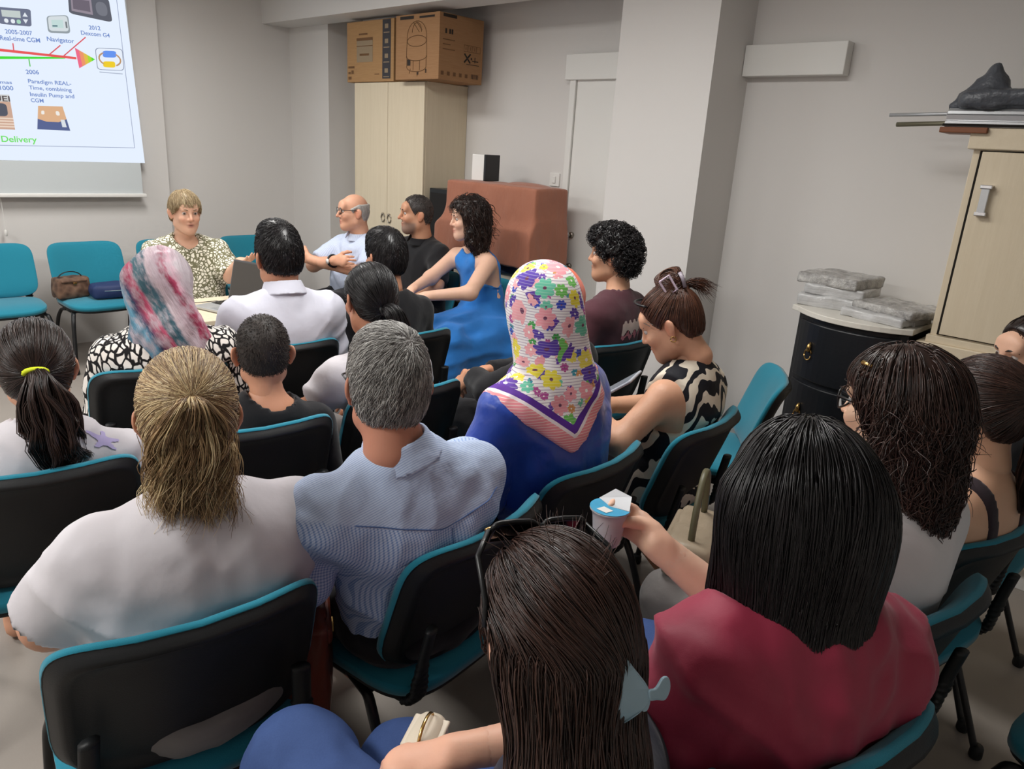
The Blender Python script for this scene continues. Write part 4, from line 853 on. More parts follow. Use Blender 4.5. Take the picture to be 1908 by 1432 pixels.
# ---- hair styles (head frame)
def flow_from(c, down=.0): c = A3(c); return lambda p, t_: (p - c) + A3(0, 0, -down)
def style_short(ps, mat, n=900, t_=.016, L=(.02, .035), whorl=(0, -.07, .11), res=.006, r=.0011, lift=.5, drop=0, front=0, top=0.0, seed=1, wob=.25, off=.004, brush=(0, 0, 0), stick=.3):
    v = SDF(); skull(v, t_)
    if top: v.ell((0, .02, .095), (.055, .075, .035), .03) if top < 0 else v.ell((0, .015, .085 + top * .5), (.062, .088, .045 + top * .5), .03)
    v.func(hairline(drop, front), 'i', .012); v.grid(res); v.mesh(); r_ = np.random.default_rng(seed)
    P0 = seeds(v, n, lambda V: hairline(drop, front)(V) < -.002, seed)
    fl = flow_from(whorl); br = A3(brush)
    def df(p, t): d, g = v.sample(p, True); q = fl(p, t); return q / (np.linalg.norm(q, axis=1, keepdims=True) + 1e-6) + g * lift + br
    P = grow(v, P0 - .003 * v.sample(P0, True)[1], df, r_.uniform(L[0], L[1], n), 5, r_.uniform(.0005, off, n), stick, .4, wob, 45, seed)
    return ps.hair(v, mat, [(P, r, r_.uniform(0, 1, n), .3)])
def style_pulled(ps, mat, tie, n=900, t_=.013, res=.006, r=.0011, seed=1, drop=.0, front=0, extra=None, tail=None, wob=.08, part=None, L=.2, base_rnd=.25):
    """hair combed back to a tie point; tail(v, rng) returns more strand groups"""
    v = SDF(); skull(v, t_); v.func(hairline(drop, front), 'i', .012)
    if extra: extra(v)
    v.grid(res); v.mesh(); r_ = np.random.default_rng(seed); tie = A3(tie)
    P0 = seeds(v, n, lambda V: (hairline(drop, front)(V) < -.001) & (np.linalg.norm(V - tie, axis=1) > .03), seed)
    dl = np.linalg.norm(P0 - tie, axis=1)
    P = grow(v, P0, lambda p, t: tie - p, np.minimum(dl * 1.15, L), 8, r_.uniform(.0005, .003, n), .85, .35, wob, 25, seed)
    gs = [(P, r, r_.uniform(0, 1, n), .6)]
    if tail: gs += tail(v, r_)
    return ps.hair(v, mat, gs, base_rnd=base_rnd)
def bundle(path, n, rad, r_, wave=.004, wf=40, twist=0, m=16, spread_end=1.0, frizz=.0, tuck=.2):
    """n strands around a centre path with given radii -> (n, m, 3)"""
    path = np.array(path, float); k = len(path); tt = np.linspace(0, k - 1, m); C = np.stack([np.interp(tt, np.arange(k), path[:, i]) for i in range(3)], 1)
    for _ in range(2): C[1:-1] = (C[:-2] + 2 * C[1:-1] + C[2:]) / 4
    Rr = np.interp(tt, np.arange(k), rad); T = np.gradient(C, axis=0); T /= np.linalg.norm(T, axis=1)[:, None]; A = np.cross(T, [1, .13, .07]); A /= np.linalg.norm(A, axis=1)[:, None]; B = np.cross(T, A)
    a = r_.uniform(0, 2 * math.pi, n); q = np.sqrt(r_.uniform(tuck, 1, n)); a2 = a[:, None] + twist * np.linspace(0, 1, m)[None]
    P = C[None] + (q[:, None] * Rr[None])[:, :, None] * (np.cos(a2)[:, :, None] * A[None] + np.sin(a2)[:, :, None] * B[None])
    if wave:
        s_ = (a * 3).astype(int)[:, None, None] * 3.7; Q = P + s_
        P = P + wave * np.stack([vnoise(Q, wf, 11), vnoise(Q, wf, 12), vnoise(Q, wf, 13)], -1) * np.linspace(0, 1, m)[None, :, None]
    if frizz: P = P + frizz * r_.normal(size=(n, 1, 3)) * np.linspace(0, 1, m)[None, :, None] ** 2
    return P
# ------------------------------------------------------------------ clothing materials
def blobs(name, ground, blob, scale, thr, stretch=(1, 1, 1), dist=.02, rough=.8, soft=.02, rot=(0, 0, 0)):
    t = NT(name); co = t.co(); w_ = t.noise(co, 14, 2, out=1); p = t.vmath('ADD', t.mapped(co, stretch, rot), t.vmath('SCALE', w_, None)); p.node.inputs['Scale'].default_value = dist
    p2 = t.vmath('ADD', t.mapped(co, stretch, rot), p.node.inputs[1].links[0].from_socket if False else p); p = p.node.inputs[0].links[0].from_socket if False else p
    v = t.vor(p, scale, 'DISTANCE_TO_EDGE'); f = t.math('SMOOTH_MIN', 1.0, t.math('MULTIPLY', t.math('SUBTRACT', v.outputs[0], thr - soft), 1 / (2 * soft), clamp=True), 0.01)
    t.bump(t.noise(co, 7, 4), .3, .03); return t.done(t.mix(f, lin(*ground), lin(*blob)), rough, .2)
def warp(t, co, scale, amt, out=1):
    n = t.noise(co, scale, 2, out=1); c = t.vmath('SUBTRACT', n, (.5, .5, .5)); k = t.vmath('SCALE', c); k.node.inputs['Scale'].default_value = amt; return t.vmath('ADD', co, k)
def blobs(name, ground, blob, scale, thr, stretch=(1, 1, 1), dist=.03, rough=.8, soft=.03, rot=(0, 0, 0)):
    t = NT(name); co = t.co(); p = warp(t, t.mapped(co, stretch, rot), 12, dist)
    v = t.vor(p, scale, 'DISTANCE_TO_EDGE'); f = t.math('MULTIPLY', t.math('SUBTRACT', v.outputs[0], thr - soft), 1 / (2 * soft), clamp=True)
    t.bump(t.noise(co, 7, 4), .3, .03); return t.done(t.mix(f, lin(*ground), lin(*blob)), rough, .2)
M['blouse'] = blobs('olive_spotted_blouse', (112, 110, 84), (232, 228, 212), 48, .13, dist=.05)
M['bwprint'] = blobs('black_white_leaf_print', (24, 22, 24), (226, 220, 214), 46, .13, (1, 1, .5), .06, rot=(.5, .6, .2))
t = NT('zebra_print'); co = t.co(); wv = t.new('TexWave', wave_type='BANDS', bands_direction='DIAGONAL'); t.set(wv, 'Vector', warp(t, t.mapped(co, (1.25, 1, .55), (0, .9, 0)), 7, .16)); wv.inputs['Scale'].default_value = 7.5; wv.inputs['Distortion'].default_value = 5.0; wv.inputs['Detail'].default_value = 1.0; wv.inputs['Detail Scale'].default_value = 1.6; f = t.math('MULTIPLY', t.math('SUBTRACT', wv.outputs['Fac'], .52), 30, clamp=True)
t.bump(t.noise(co, 9, 4), .3, .03); M['zebra'] = t.done(t.mix(f, lin(26, 27, 34), lin(226, 216, 198)), .7, .25)
t = NT('blue_check_shirt'); a = t.sep(t.attr('pat')); li = lambda x, k: t.math('GREATER_THAN', t.math('SINE', t.math('MULTIPLY', x, 2 * math.pi / k)), .25)
hz, vt = li(a[1], .0065), t.math('MULTIPLY', li(a[0], .0065), a[2]); f = t.math('MULTIPLY', t.math('ADD', hz, vt), .5)
t.bump(t.noise(t.co(), 9, 4), .3, .03); M['check'] = t.done(t.mix(f, lin(196, 210, 234), lin(110, 140, 196)), .75, .2)
M['shirt_stripe'] = M['check']
t = NT('pale_blue_stripe'); a = t.sep(t.co()); f = t.math('GREATER_THAN', t.math('SINE', t.math('MULTIPLY', a[0], 700)), .6); t.bump(t.noise(t.co(), 9, 4), .35, .03); M['palestripe'] = t.done(t.mix(t.math('MULTIPLY', f, .5), lin(202, 212, 232), lin(150, 168, 206)), .75, .2)
M['white_tee'] = cloth('white_cotton', (202, 198, 203), wr=.25); M['white_shirt'] = cloth('crisp_white_shirt', (212, 213, 226), wr=.3); M['white_top'] = cloth('white_jersey', (220, 216, 218), wr=.2)
M['black_tee'] = cloth('black_cotton', (26, 26, 29), wr=.3, var=.1); M['maroon_tee'] = cloth('plum_cotton', (84, 50, 58), wr=.3); M['wine'] = cloth('wine_red_blouse', (150, 38, 66), rough=.6, wr=.25, spec=.35)
t = NT('royal_blue_satin'); t.bump(t.noise(t.co(), 7, 4), .4, .03); M['satin'] = t.done(lin(22, 62, 158), .42, .45, **{'Sheen Weight': .2})
M['blue_dress'] = cloth('cornflower_linen', (48, 122, 200), wr=.5); M['navy'] = cloth('navy_cotton', (34, 36, 54)); M['black_pants'] = cloth('black_trousers', (24, 24, 28)); M['white_pants'] = cloth('white_trousers', (230, 230, 230))
M['strap'] = cloth('charcoal_ribbed_top', (58, 48, 54), wr=.15); M['orange_scarf'] = cloth('coral_headscarf', (226, 112, 84)); M['grey_pants'] = cloth('grey_trousers', (122, 118, 116))
# streaked headscarf
t = NT('streaked_silk_scarf'); a = t.attr('pat'); p = warp(t, a, 9, .05); q = t.sep(p); f = t.math('ADD', t.math('MULTIPLY', q[0], 3.0), t.math('MULTIPLY', t.noise(t.mapped(a, (2, 14, 14)), 3, 3), .06)); f = t.math('ADD', f, .5)
t.bump(t.noise(t.mapped(a, (16, 3, 3)), 5, 3), .5, .02)
M['streak'] = t.done(t.ramp(f, [(.0, lin(60, 98, 120)), (.13, lin(96, 150, 176)), (.20, lin(40, 62, 92)), (.27, lin(150, 56, 84)), (.33, lin(172, 72, 100)), (.36, lin(60, 92, 102)), (.47, lin(52, 84, 98)), (.50, lin(182, 164, 170)), (.60, lin(168, 146, 156)), (.63, lin(136, 40, 70)), (.68, lin(160, 60, 90)), (.70, lin(206, 160, 176)), (.78, lin(178, 168, 174)), (1.0, lin(150, 140, 148))]), .5, .3); gm_ = t.ramp(t.noise(t.mapped(a, (5, 2, 2)), 9, 4, .6), [(.42, (0, 0, 0, 1)), (.62, (1, 1, 1, 1))]); src_ = t.b.inputs['Base Color'].links[0].from_socket; t.t.links.new(t.mix(t.math('MULTIPLY', gm_, .75), src_, lin(176, 162, 170)), t.b.inputs['Base Color'])
# flowered headscarf: flowers of five kinds on white with fine lines, striped pink border and violet band
t = NT('flowered_headscarf'); co = t.co(); nrm = t.new('NewGeometry').outputs['Normal']; nrm = t.new('TexCoord').outputs['Normal']
def flower(scale, rad, seed, pal, keep):
    pc = t.mapped(co, (scale,) * 3, loc=(seed, seed * .7, seed * 1.3)); v = t.vor(pc, 1.0, rnd=.75); off_ = t.vmath('SUBTRACT', pc, v.outputs['Position'])
    t1 = t.vmath('NORMALIZE', t.vmath('CROSS_PRODUCT', nrm, (0.05, .1, 1))); t2 = t.vmath('CROSS_PRODUCT', nrm, t1); x, y = t.vmath('DOT_PRODUCT', off_, t1, 1), t.vmath('DOT_PRODUCT', off_, t2, 1)
    ang = t.math('ARCTAN2', x, y); d = t.math('SQRT', t.math('ADD', t.math('MULTIPLY', x, x), t.math('MULTIPLY', y, y)))
    rr = t.math('MULTIPLY', t.math('ADD', .82, t.math('MULTIPLY', t.math('ABSOLUTE', t.math('COSINE', t.math('MULTIPLY', ang, 3.5))), .35)), rad)
    ins = t.math('LESS_THAN', d, rr); c3 = t.sep(v.outputs['Color']); ins = t.math('MULTIPLY', ins, t.math('LESS_THAN', c3[1], keep))
    colr = t.ramp(c3[0], [(i / len(pal), lin(*c_)) for i, c_ in enumerate(pal)], 'CONSTANT'); heart = t.math('LESS_THAN', d, rad * .2)
    hc = t.mix(t.math('GREATER_THAN', c3[2], .5), lin(250, 246, 240), lin(110, 60, 90)); return ins, t.mix(heart, colr, hc)
P1 = [(96, 60, 160), (236, 220, 70), (240, 160, 170), (110, 190, 90), (110, 200, 170), (236, 222, 90), (92, 66, 168), (242, 172, 178)]
P2 = [(50, 96, 196), (110, 70, 170), (60, 150, 170), (214, 150, 90), (70, 160, 80), (180, 80, 150), (60, 80, 190)]
ln = t.math('GREATER_THAN', t.math('SINE', t.math('MULTIPLY', t.sep(co)[2], 2 * math.pi / .0075)), .80); base = t.mix(ln, lin(242, 238, 238), lin(150, 120, 160))
i1, c1_ = flower(13, .33, 3, P1, .95); i2, c2_ = flower(24, .27, 9, P2, .55); i3, c3_ = flower(17, .30, 21, P1, .55)
fcol = t.mix(i2, base, c2_); fcol = t.mix(i3, fcol, c3_); fcol = t.mix(i1, fcol, c1_); fcol = t.mix(t.math('MULTIPLY', ln, .22), fcol, lin(250, 246, 244))
e = t.attr('edge', 'Fac'); lt = lambda v_: t.math('LESS_THAN', e, v_)
str_ = t.mix(ln, lin(240, 150, 158), lin(250, 222, 216)); fcol = t.mix(lt(.064), fcol, lin(92, 48, 150)); fcol = t.mix(lt(.045), fcol, lin(246, 236, 238)); fcol = t.mix(lt(.036), fcol, str_)
t.bump(t.noise(co, 8, 3), .25, .02); M['flowered'] = t.done(fcol, .7, .25)
# hair colours
HM = dict(black=hairmat('black_hair', (10, 9, 10), (34, 30, 32), .34), brown=hairmat('dark_brown_hair', (24, 15, 13), (76, 52, 44), .34), blonde=hairmat('streaked_blonde_hair', [(.0, (66, 50, 36)), (.3, (118, 92, 64)), (.55, (170, 140, 102)), (.8, (214, 192, 148)), (1, (230, 214, 176))], None, .42), grey=hairmat('salt_and_pepper_hair', [(.0, (58, 54, 54)), (.35, (126, 122, 120)), (.7, (186, 184, 180)), (1, (222, 220, 216))], None, .45), reddish=hairmat('chestnut_hair', (36, 18, 16), (104, 66, 48), .34), fair=hairmat('short_fair_hair', [(.0, (112, 92, 66)), (.5, (160, 138, 104)), (1, (206, 188, 152))], None, .45), buzz=hairmat('cropped_dark_hair', (24, 20, 19), (66, 56, 50), .6), polo=hairmat('short_greying_hair', (30, 26, 26), (96, 88, 84), .5), white=hairmat('white_hair', (150, 146, 142), (220, 218, 214), .5), warm=hairmat('dark_warm_hair', (18, 12, 11), (58, 40, 34), .34))
# ------------------------------------------------------------------ row by row
U = np.random.default_rng
# --- the woman speaking
p = Person('person in an olive-spotted blouse and white trousers, talking with one arm stretched out', (1.93, 4.50, 172), (1.911, 4.516, 1.152), 174, 4, 0, (222, 176, 150), 1.22, .175, 1.12, face=dict(jaw=1.08, mouth=True, lip=(170, 96, 90), nr=.052), res=.011,
    arms=dict(L=dict(el=(-.19, .12, .79), wr=(-.175, .33, .90), f=(-.3, .88, .35), n=(.25, -.15, .95), curl=(8, 14, 12), spread=.16, thumb=(-.9, .4, .4)), R=dict(el=(.30, .08, .76), wr=(.13, .28, .66))), arm_r=1.1)
p.eyes((.15, 1, -.05), (120, 96, 70)); p.top(M['blouse'], .98, .020, .010, .075, (0, .035, .03), fold=.009, name='blouse', extra=lambda b: b.cone(p.nb + A3(0, .10, .04), p.nb + A3(0, .15, -.13), .050, .012, .004, op='s'))
p.bottoms(M['white_pants'], .018, 1.9)
P_ = [p.nb + p.Rh @ A3(.052 * math.sin(a) * 1.15, .02 + .062 * math.cos(a) if abs(a) < 1.9 else -.03, .02 - .075 * max(0, math.cos(a))) for a in np.linspace(-2.2, 2.2, 25)]
MB().tube(P_, .0014, 5).build('necklace', M['gold'], p.root, smooth=True)
style_short(p, HM['fair'], 2600, .014, (.03, .05), (.01, -.03, .13), lift=.05, drop=-.01, front=-.030, r=.0009, off=.005, seed=3, brush=(0, .05, -.35), stick=.6, wob=.35)
# --- bald man, arms crossed
p = Person('person in a pale blue shirt and glasses, sitting with arms crossed', (2.93, 4.36, 96), (2.926, 4.266, 1.166), 72, 2, 0, (218, 166, 138), 1.2, .19, 1.2, face=dict(jaw=1.1, nose=1.2, nr=.056), res=.012, ty=-8,
    arms=dict(L=dict(el=(-.33, .12, .80), wr=(.03, .27, .85), f=(.9, .2, .1), n=(0, -1, 0)), R=dict(el=(.15, .16, .79), wr=(-.20, .255, .875), f=(-.95, .0, .1), n=(0, -1, -.2))), legs=dict(kn={-1: (-.20, .40, .60), 1: (.06, .42, .52)}, an={-1: (.02, .66, .42), 1: (.10, .40, .085)}, toe={-1: (.06, .82, .42)}))
p.eyes((0, 1, 0), (150, 140, 130)); p.top(M['palestripe'], .80, .018, .011, .066, fold=.009, seed=4); p.collar(M['palestripe'], .060, .034); p.bottoms(M['black_pants'], .016, 1.92)
p.glasses(M['black_metal'], M['lens'], r=(.024, .019))
v = SDF(); skull(v, .006); v.func(lambda P: np.maximum(P[..., 2] - .055 + .5 * np.maximum(0, P[..., 1] + .02), hairline(.0)(P)), 'i', .01); v.grid(.006); v.mesh()
P0 = seeds(v, 500, lambda V: V[:, 2] > -.08, 5); p.hair(v, HM['white'], [(grow(v, P0, lambda q, t: A3(0, -.35, -1) + 0 * q, U(1).uniform(.012, .025, 500), 4, .002, .5), .0010, None, .4)])
wt = MB(); W_, E_ = p.wr[1], p.el[1]; ax = (E_ - W_) / np.linalg.norm(E_ - W_); c0 = W_ + ax * .035; a1 = np.cross(ax, [0, 0, 1]); a1 /= np.linalg.norm(a1); a2 = np.cross(ax, a1)
wt.tube([c0 + .036 * (a1 * math.cos(a) + a2 * math.sin(a)) for a in np.linspace(0, 2 * math.pi, 25)], .006, 6, e=1.6); wstrap = wt.build('watch', M['black_metal'], p.root, smooth=True)
dcen = c0 + a1 * .038 * np.sign(a1 @ A3(0, 1, 0)); MB().tube([dcen - a1 * .003 * np.sign(a1 @ A3(0, 1, 0)), dcen + a1 * .006 * np.sign(a1 @ A3(0, 1, 0))], .017, 16).build('watch_face', M['white_plastic'], wstrap, smooth=True)
# --- man in black polo
p = Person('person in a black polo shirt sitting between the pale blue shirt and the blue dress', (3.10, 3.82, 92), (3.085, 3.799, 1.193), 64, 0, 0, (196, 146, 116), 1.2, .195, 1.1, face=dict(jaw=1.08, nose=1.25, beard=(110, 100, 94), nr=.058), res=.013, arms=dict(L=dict(el=(-.30, .08, .79)), R=dict(el=(.28, .1, .8))))
p.eyes((0, 1, 0), (40, 34, 32)); p.top(M['black_tee'], .9, .016, .012, .068, fold=.008, seed=5); p.collar(M['black_tee'], .064, .03); p.bottoms(M['black_pants'])
style_short(p, HM['polo'], 1500, .006, (.008, .014), (0, -.06, .12), front=.012, lift=.02, r=.0010, off=.003, seed=6)
# --- woman in the blue dress
p = Person('person in a sleeveless cornflower-blue dress with arms reaching forward over the lap', (3.22, 3.28, 84), (3.136, 3.362, 1.204), 62, 3, 0, (226, 184, 160), 1.05, .165, 1.0, face=dict(jaw=.98, nose=1.0, lip=(186, 96, 92), nr=.046), res=.011,
    arms=dict(L=dict(el=(-.25, .30, .83), wr=(-.10, .50, .80), f=(.35, .85, -.25), n=(.3, .1, -1)), R=dict(el=(.20, .27, .84), wr=(.05, .50, .81), f=(-.2, .9, -.3), n=(-.2, .1, -1))), nb=(0, -.05, -.175))
p.eyes((0, 1, 0), (40, 28, 24))
def dress(b):
    b.ell((0, .10, .50), (.25, .34, .17), .08); b.ell((-.17, .10, .44), (.10, .30, .16), .06); b.cone((-.16, .38, .52), (-.16, .42, .36), .10, .12, .08); b.cone((.12, .38, .52), (.12, .42, .36), .10, .12, .08); b.cone((-.2, -.1, .52), (-.22, -.06, .36), .07, .09, .08)
    b.func(lambda P: np.abs(P[..., 0] - p.nb[0]) - (p.sw - .045 - .35 * np.maximum(0, P[..., 2] - (p.nb[2] - .16))) - 10 * np.maximum(0, (p.nb[2] - .20) - P[..., 2]), 'i', .01)
p.top(M['blue_dress'], 0, .014, .011, .072, (0, .01, .03), hem=.33, fold=.014, seed=7, extra=dress, name='dress', fr=(1, 1, .25), ff=9)
v = SDF(); skull(v, .03); v.func(hairline(.0, -.01), 'i', .015); v.ell((0, -.06, -.05), (.085, .065, .13), .04); v.cone((-.05, -.055, -.08), (-.06, -.06, -.25), .05, .03, .04); v.cone((.05, -.055, -.08), (.05, -.06, -.22), .05, .03, .04); v.cone((-.075, .0, .03), (-.075, .005, -.12), .03, .025, .03); v.grid(.007); v.mesh()
P0 = seeds(v, 1500, lambda V: V[:, 2] > -.2, 3); r_ = U(5); p.hair(v, HM['warm'], [(grow(v, P0, lambda q, t: A3(0, -.25, -1) + .5 * (q - A3(0, 0, .12)) * np.array([1, 1, 0]), r_.uniform(.06, .15, 1500), 9, r_.uniform(.002, .012, 1500), .4, .3, 1.4, 38, 3), .0015, None, .4)], disp=lambda V: .012 * vnoise(V, 38, 2) + .006 * vnoise(V, 80, 3))
# --- woman in the streaked headscarf
p = Person('person in a streaked pink, teal and grey headscarf and black-white print top', (1.03, 2.84, -10), (1.062, 2.765, 1.083), -26, 6, 0, (214, 168, 140), 1.3, .19, 1.1, res=.013)
p.top(M['bwprint'], 1.9, .020, .011, .06, fold=.010, seed=8, name='blouse'); p.bottoms(M['black_pants'])
b = SDF(); hs_ = lambda q: p.H(q)
b.ell(hs_([0, -.015, .03]), (.098, .118, .108), .03, p.Rh); b.cone(hs_([0, -.03, -.02]), p.nb + A3(0, -.02, -.02), .095, .115, .06); b.cone(p.nb + A3(0, -.03, 0), p.nb + A3(.03, -.085, -.20), .10, .055, .06); b.cone(p.nb + A3(-.06, -.01, -.01), p.sh[-1] + A3(.02, -.03, 0), .06, .055, .05); b.cone(p.nb + A3(.06, -.01, -.01), p.sh[1] + A3(-.06, -.03, 0), .06, .05, .05)
b.cone(hs_([-.075, -.06, .03]), p.nb + A3(-.06, -.06, -.06), .045, .035, .04); b.cone(hs_([.05, -.09, .04]), p.nb + A3(.05, -.085, -.12), .04, .03, .04); b.ell(hs_([0, .12, -.01]), (.05, .06, .07), .01, p.Rh, op='s')
o = sdf_obj('headscarf', b, .008, M['streak'], p.root, lambda V: .007 * folds((V - p.hc) @ rotm(0, 25, 0), (1, 1, .18), 16, 3)); Vv = np.array([q.co for q in o.data.vertices]); Vl = (Vv - p.hc) @ p.Rh; pat = np.stack([Vl[:, 0] * .95 + (Vl[:, 2] - .02) * .42 - .12 * np.abs(Vl[:, 2] + .02) ** 1.2, Vl[:, 2], Vl[:, 1]], 1)
a_ = o.data.attributes.new('pat', 'FLOAT_VECTOR', 'POINT'); a_.data.foreach_set('vector', pat.astype(np.float32).ravel())
# --- man in the white shirt
p = Person('person in a crisp white collared shirt seated facing the speaker table', (1.55, 2.89, -8), (1.553, 2.80, 1.145), -6, 0, 0, (190, 138, 110), 1.15, .195, 1.0, face=dict(nr=.056), hs=1.08, res=.013, nb=(0, -.048, -.140))
p.eyes(); p.top(M['white_shirt'], 1.9, .018, .010, .068, fold=.008, seed=9); p.collar(M['white_shirt'], .062, .045); p.bottoms(M['black_pants'])
style_short(p, HM['black'], 3000, .010, (.014, .026), (.0, -.055, .12), lift=.02, top=.016, r=.0008, seed=9, off=.004, brush=(0, .3, -.1), drop=-.022, stick=.6)
# --- teenage boy in black
p = Person('person in a black t-shirt seated just in front of the blue dress', (2.08, 2.76, -5), (2.067, 2.76, 1.122), -2, 4, 0, (192, 138, 108), .92, .165, .9, face=dict(nr=.046), res=.013)
p.eyes(); p.top(M['black_tee'], .75, .014, .011, .07, fold=.006, seed=10); p.bottoms(M['black_pants'], .014, 1.0, name='shorts'); style_short(p, HM['black'], 2400, .014, (.018, .034), (.0, -.06, .12), lift=.04, top=.008, r=.0008, seed=10, stick=.6)
# --- girl with low ponytail
p = Person('person in a white t-shirt with bowed head, partly behind the checked shirt', (1.58, 2.14, -5), (1.50, 2.09, 1.10), -8, 10, 3, (186, 132, 104), .92, .160, .9, face=dict(nr=.044), res=.012, arms=dict(L=dict(el=(-.30, -.02, .72), wr=(-.20, .20, .66))))
p.eyes(); p.top(M['white_tee'], .62, .016, .010, .068, fold=.007, seed=11); p.bottoms(M['grey_pants'])
def tail(v, r_):
    c = bundle([(0, -.10, -.025), (.01, -.135, -.03), (.03, -.15, -.07), (.05, -.14, -.14), (.06, -.13, -.19)], 700, [.014, .03, .034, .028, .012], r_, .012, 30); return [(c, .0013, None, .3)]
style_pulled(p, HM['black'], (0, -.105, -.025), 900, seed=11, tail=tail)
MB().tube([p.H(A3(.018 * math.cos(a), -.112 + .006 * math.sin(a), -.027 + .018 * math.sin(a))) for a in np.linspace(0, 2 * math.pi, 17)], .006, 6).build('hair_tie', M['black_metal'], p.root, smooth=True)
# --- boy with cropped hair
p = Person('person in a black crew-neck t-shirt seated behind the white collared shirt', (1.02, 2.12, -10), (1.072, 2.045, .988), -24, 2, 0, (206, 150, 120), .85, .15, .95, face=dict(nr=.045), res=.012, hs=.98)
p.top(M['black_tee'], .8, .015, .011, .072, (0, .0, .04), fold=.006, seed=12); p.bottoms(M['black_pants'])
style_short(p, HM['buzz'], 2200, .004, (.005, .009), (.0, -.06, .12), lift=.6, r=.0008, seed=12, wob=.1, drop=-.02)
# --- girl with the yellow hair tie
p = Person('person in a white t-shirt with a lavender star and a yellow hair tie', (.46, 2.17, -12), (.487, 2.128, 1.018), -14, 4, 0, (206, 154, 126), .95, .165, .95, face=dict(nr=.043), res=.012)
p.top(M['white_tee'], .62, .016, .010, .068, fold=.008, seed=13); p.bottoms(M['grey_pants'])
st = [p.sh[1] + A3(-.02, -.045, .055) + A3(.028 * (1 if k % 2 else .45) * math.cos(k * math.pi / 5), -.006 * 0, 0) for k in range(10)]
YELLOW = p
def tail(v, r_):
    c = bundle([(0, -.105, .01), (.005, -.135, .005), (.01, -.145, -.05), (.02, -.135, -.13), (.035, -.12, -.20), (.05, -.115, -.235)], 1300, [.014, .028, .054, .064, .054, .026], r_, .040, 20, frizz=.006); return [(c, .0014, None, .3)]
style_pulled(p, HM['warm'], (0, -.108, .012), 1200, seed=13, tail=tail)
MB().tube([p.H(A3(.024 * math.cos(a), -.115 - .008 * math.sin(a), .014 + .010 * math.sin(a))) for a in np.linspace(0, 2 * math.pi, 21)], .0065, 8).build('hair_tie', plain('neon_yellow_elastic', (214, 226, 40), .6), p.root, smooth=True)
# --- blonde woman
p = Person('person in a plain white t-shirt on the large chair beside the checked shirt', (.49, 1.36, -10), (.547, 1.342, 1.108), -24, 4, 0, (204, 150, 122), 1.18, .180, 1.08, face=dict(nr=.050), res=.012, arms=dict(L=dict(el=(-.205, .04, .72), wr=(-.14, .22, .66)), R=dict(el=(.25, .05, .73))), arm_r=1.12)
p.top(M['white_tee'], .82, .018, .0085, .074, (0, .02, .055), fold=.020, seed=14, hem=.50, ff=7); p.bottoms(M['grey_pants'])
def tail(v, r_):
    T0 = (.008, -.10, .062); g = []
    for k in range(78):
        a = r_.uniform(-1, 1); b_ = r_.uniform(0, 1); L = r_.uniform(.14, .25); z0, z1 = T0[2] + .012 * b_, T0[2] - L; m_ = 9; pt = [T0]; ph = r_.uniform(0, 6.28); w0 = r_.uniform(.008, .024); fq = r_.uniform(1.2, 2.4)
        for j in range(1, m_):
            u = j / (m_ - 1); pt.append((T0[0] + (.064 * a) * min(1, u * 2.2) - .012 * u + w0 * math.sin(ph + fq * 6.28 * u) * u ** .5, -.118 - .028 * b_ - .016 * math.sin(math.pi * min(1, u * 1.6)) + .012 * u + .5 * w0 * math.cos(ph + fq * 6.28 * u), z0 + (z1 - z0) * u ** 1.15 + .012 * math.sin(math.pi * min(1, u * 3))))
        g.append(bundle(pt, 30, [.005, .007, .008, .008, .007, .006, .006, .005, .004], r_, .012, 26, frizz=.009, m=24))
    c = np.concatenate(g); rn = np.clip(np.repeat(r_.uniform(.12, 1.0, 78), 30) + .12 * r_.normal(size=len(c)), 0, 1)
    fl = seeds(v, 160, lambda V: (V[:, 1] < -.02) & (V[:, 2] < .0), 4); w2 = grow(v, fl, lambda q, t: A3(0, -.1, -1) + 0 * q, r_.uniform(.06, .14, 160), 10, .006, .2, .5, .5, 30, 9)
    return [(c, .00085, rn, .3), (w2, .0007, None, .3)]
style_pulled(p, HM['blonde'], (.008, -.10, .062), 3200, .014, r=.0009, seed=14, tail=tail, wob=.18, L=.22, drop=.0, base_rnd=.3)
# --- grey haired man
p = Person('person with glasses in a blue checked long-sleeved shirt', (1.06, 1.27, 7), (.925, 1.225, 1.125), -22, 8, 4, (196, 136, 112), 1.12, .190, 1.05, face=dict(nr=.054, jaw=1.05), res=.012, ty=-16, nb=(0, -.048, -.160), arms=dict(L=dict(el=(-.34, .03, .74), wr=(-.2, .22, .68)), R=dict(el=(.25, .1, .76))))
def pat_of(V, p=p):
    u, v_, k = V[:, 0].copy(), V[:, 2] + V[:, 1], np.ones(len(V)); k[(V[:, 2] > p.nb[2] - .115 + .25 * np.abs(V[:, 0] - p.nb[0]))] = 0
    for q in (-1, 1):
        d = p.el[q] - p.sh[q]; L = np.linalg.norm(d); d = d / L; w_ = V - p.sh[q]; al = w_ @ d; pe = w_ - al[:, None] * d; ds = np.linalg.norm(pe, axis=1); m = (ds < .085) & (al > .035) & ((V[:, 0] - p.nb[0]) * q > p.sw * .82)
        t1 = np.cross(d, [0, 1, 0]); t1 /= np.linalg.norm(t1); t2 = np.cross(d, t1); u[m] = al[m]; v_[m] = np.arctan2(pe[m] @ t1, pe[m] @ t2) * .06; k[m] = 1
    return ('FLOAT_VECTOR', np.stack([u, v_, k], 1))
p.top(M['check'], 1.9, .020, .008, .066, fold=.022, seed=15, hem=.52, attrs={'pat': pat_of}, ff=9, fr=(1, 1, .7))
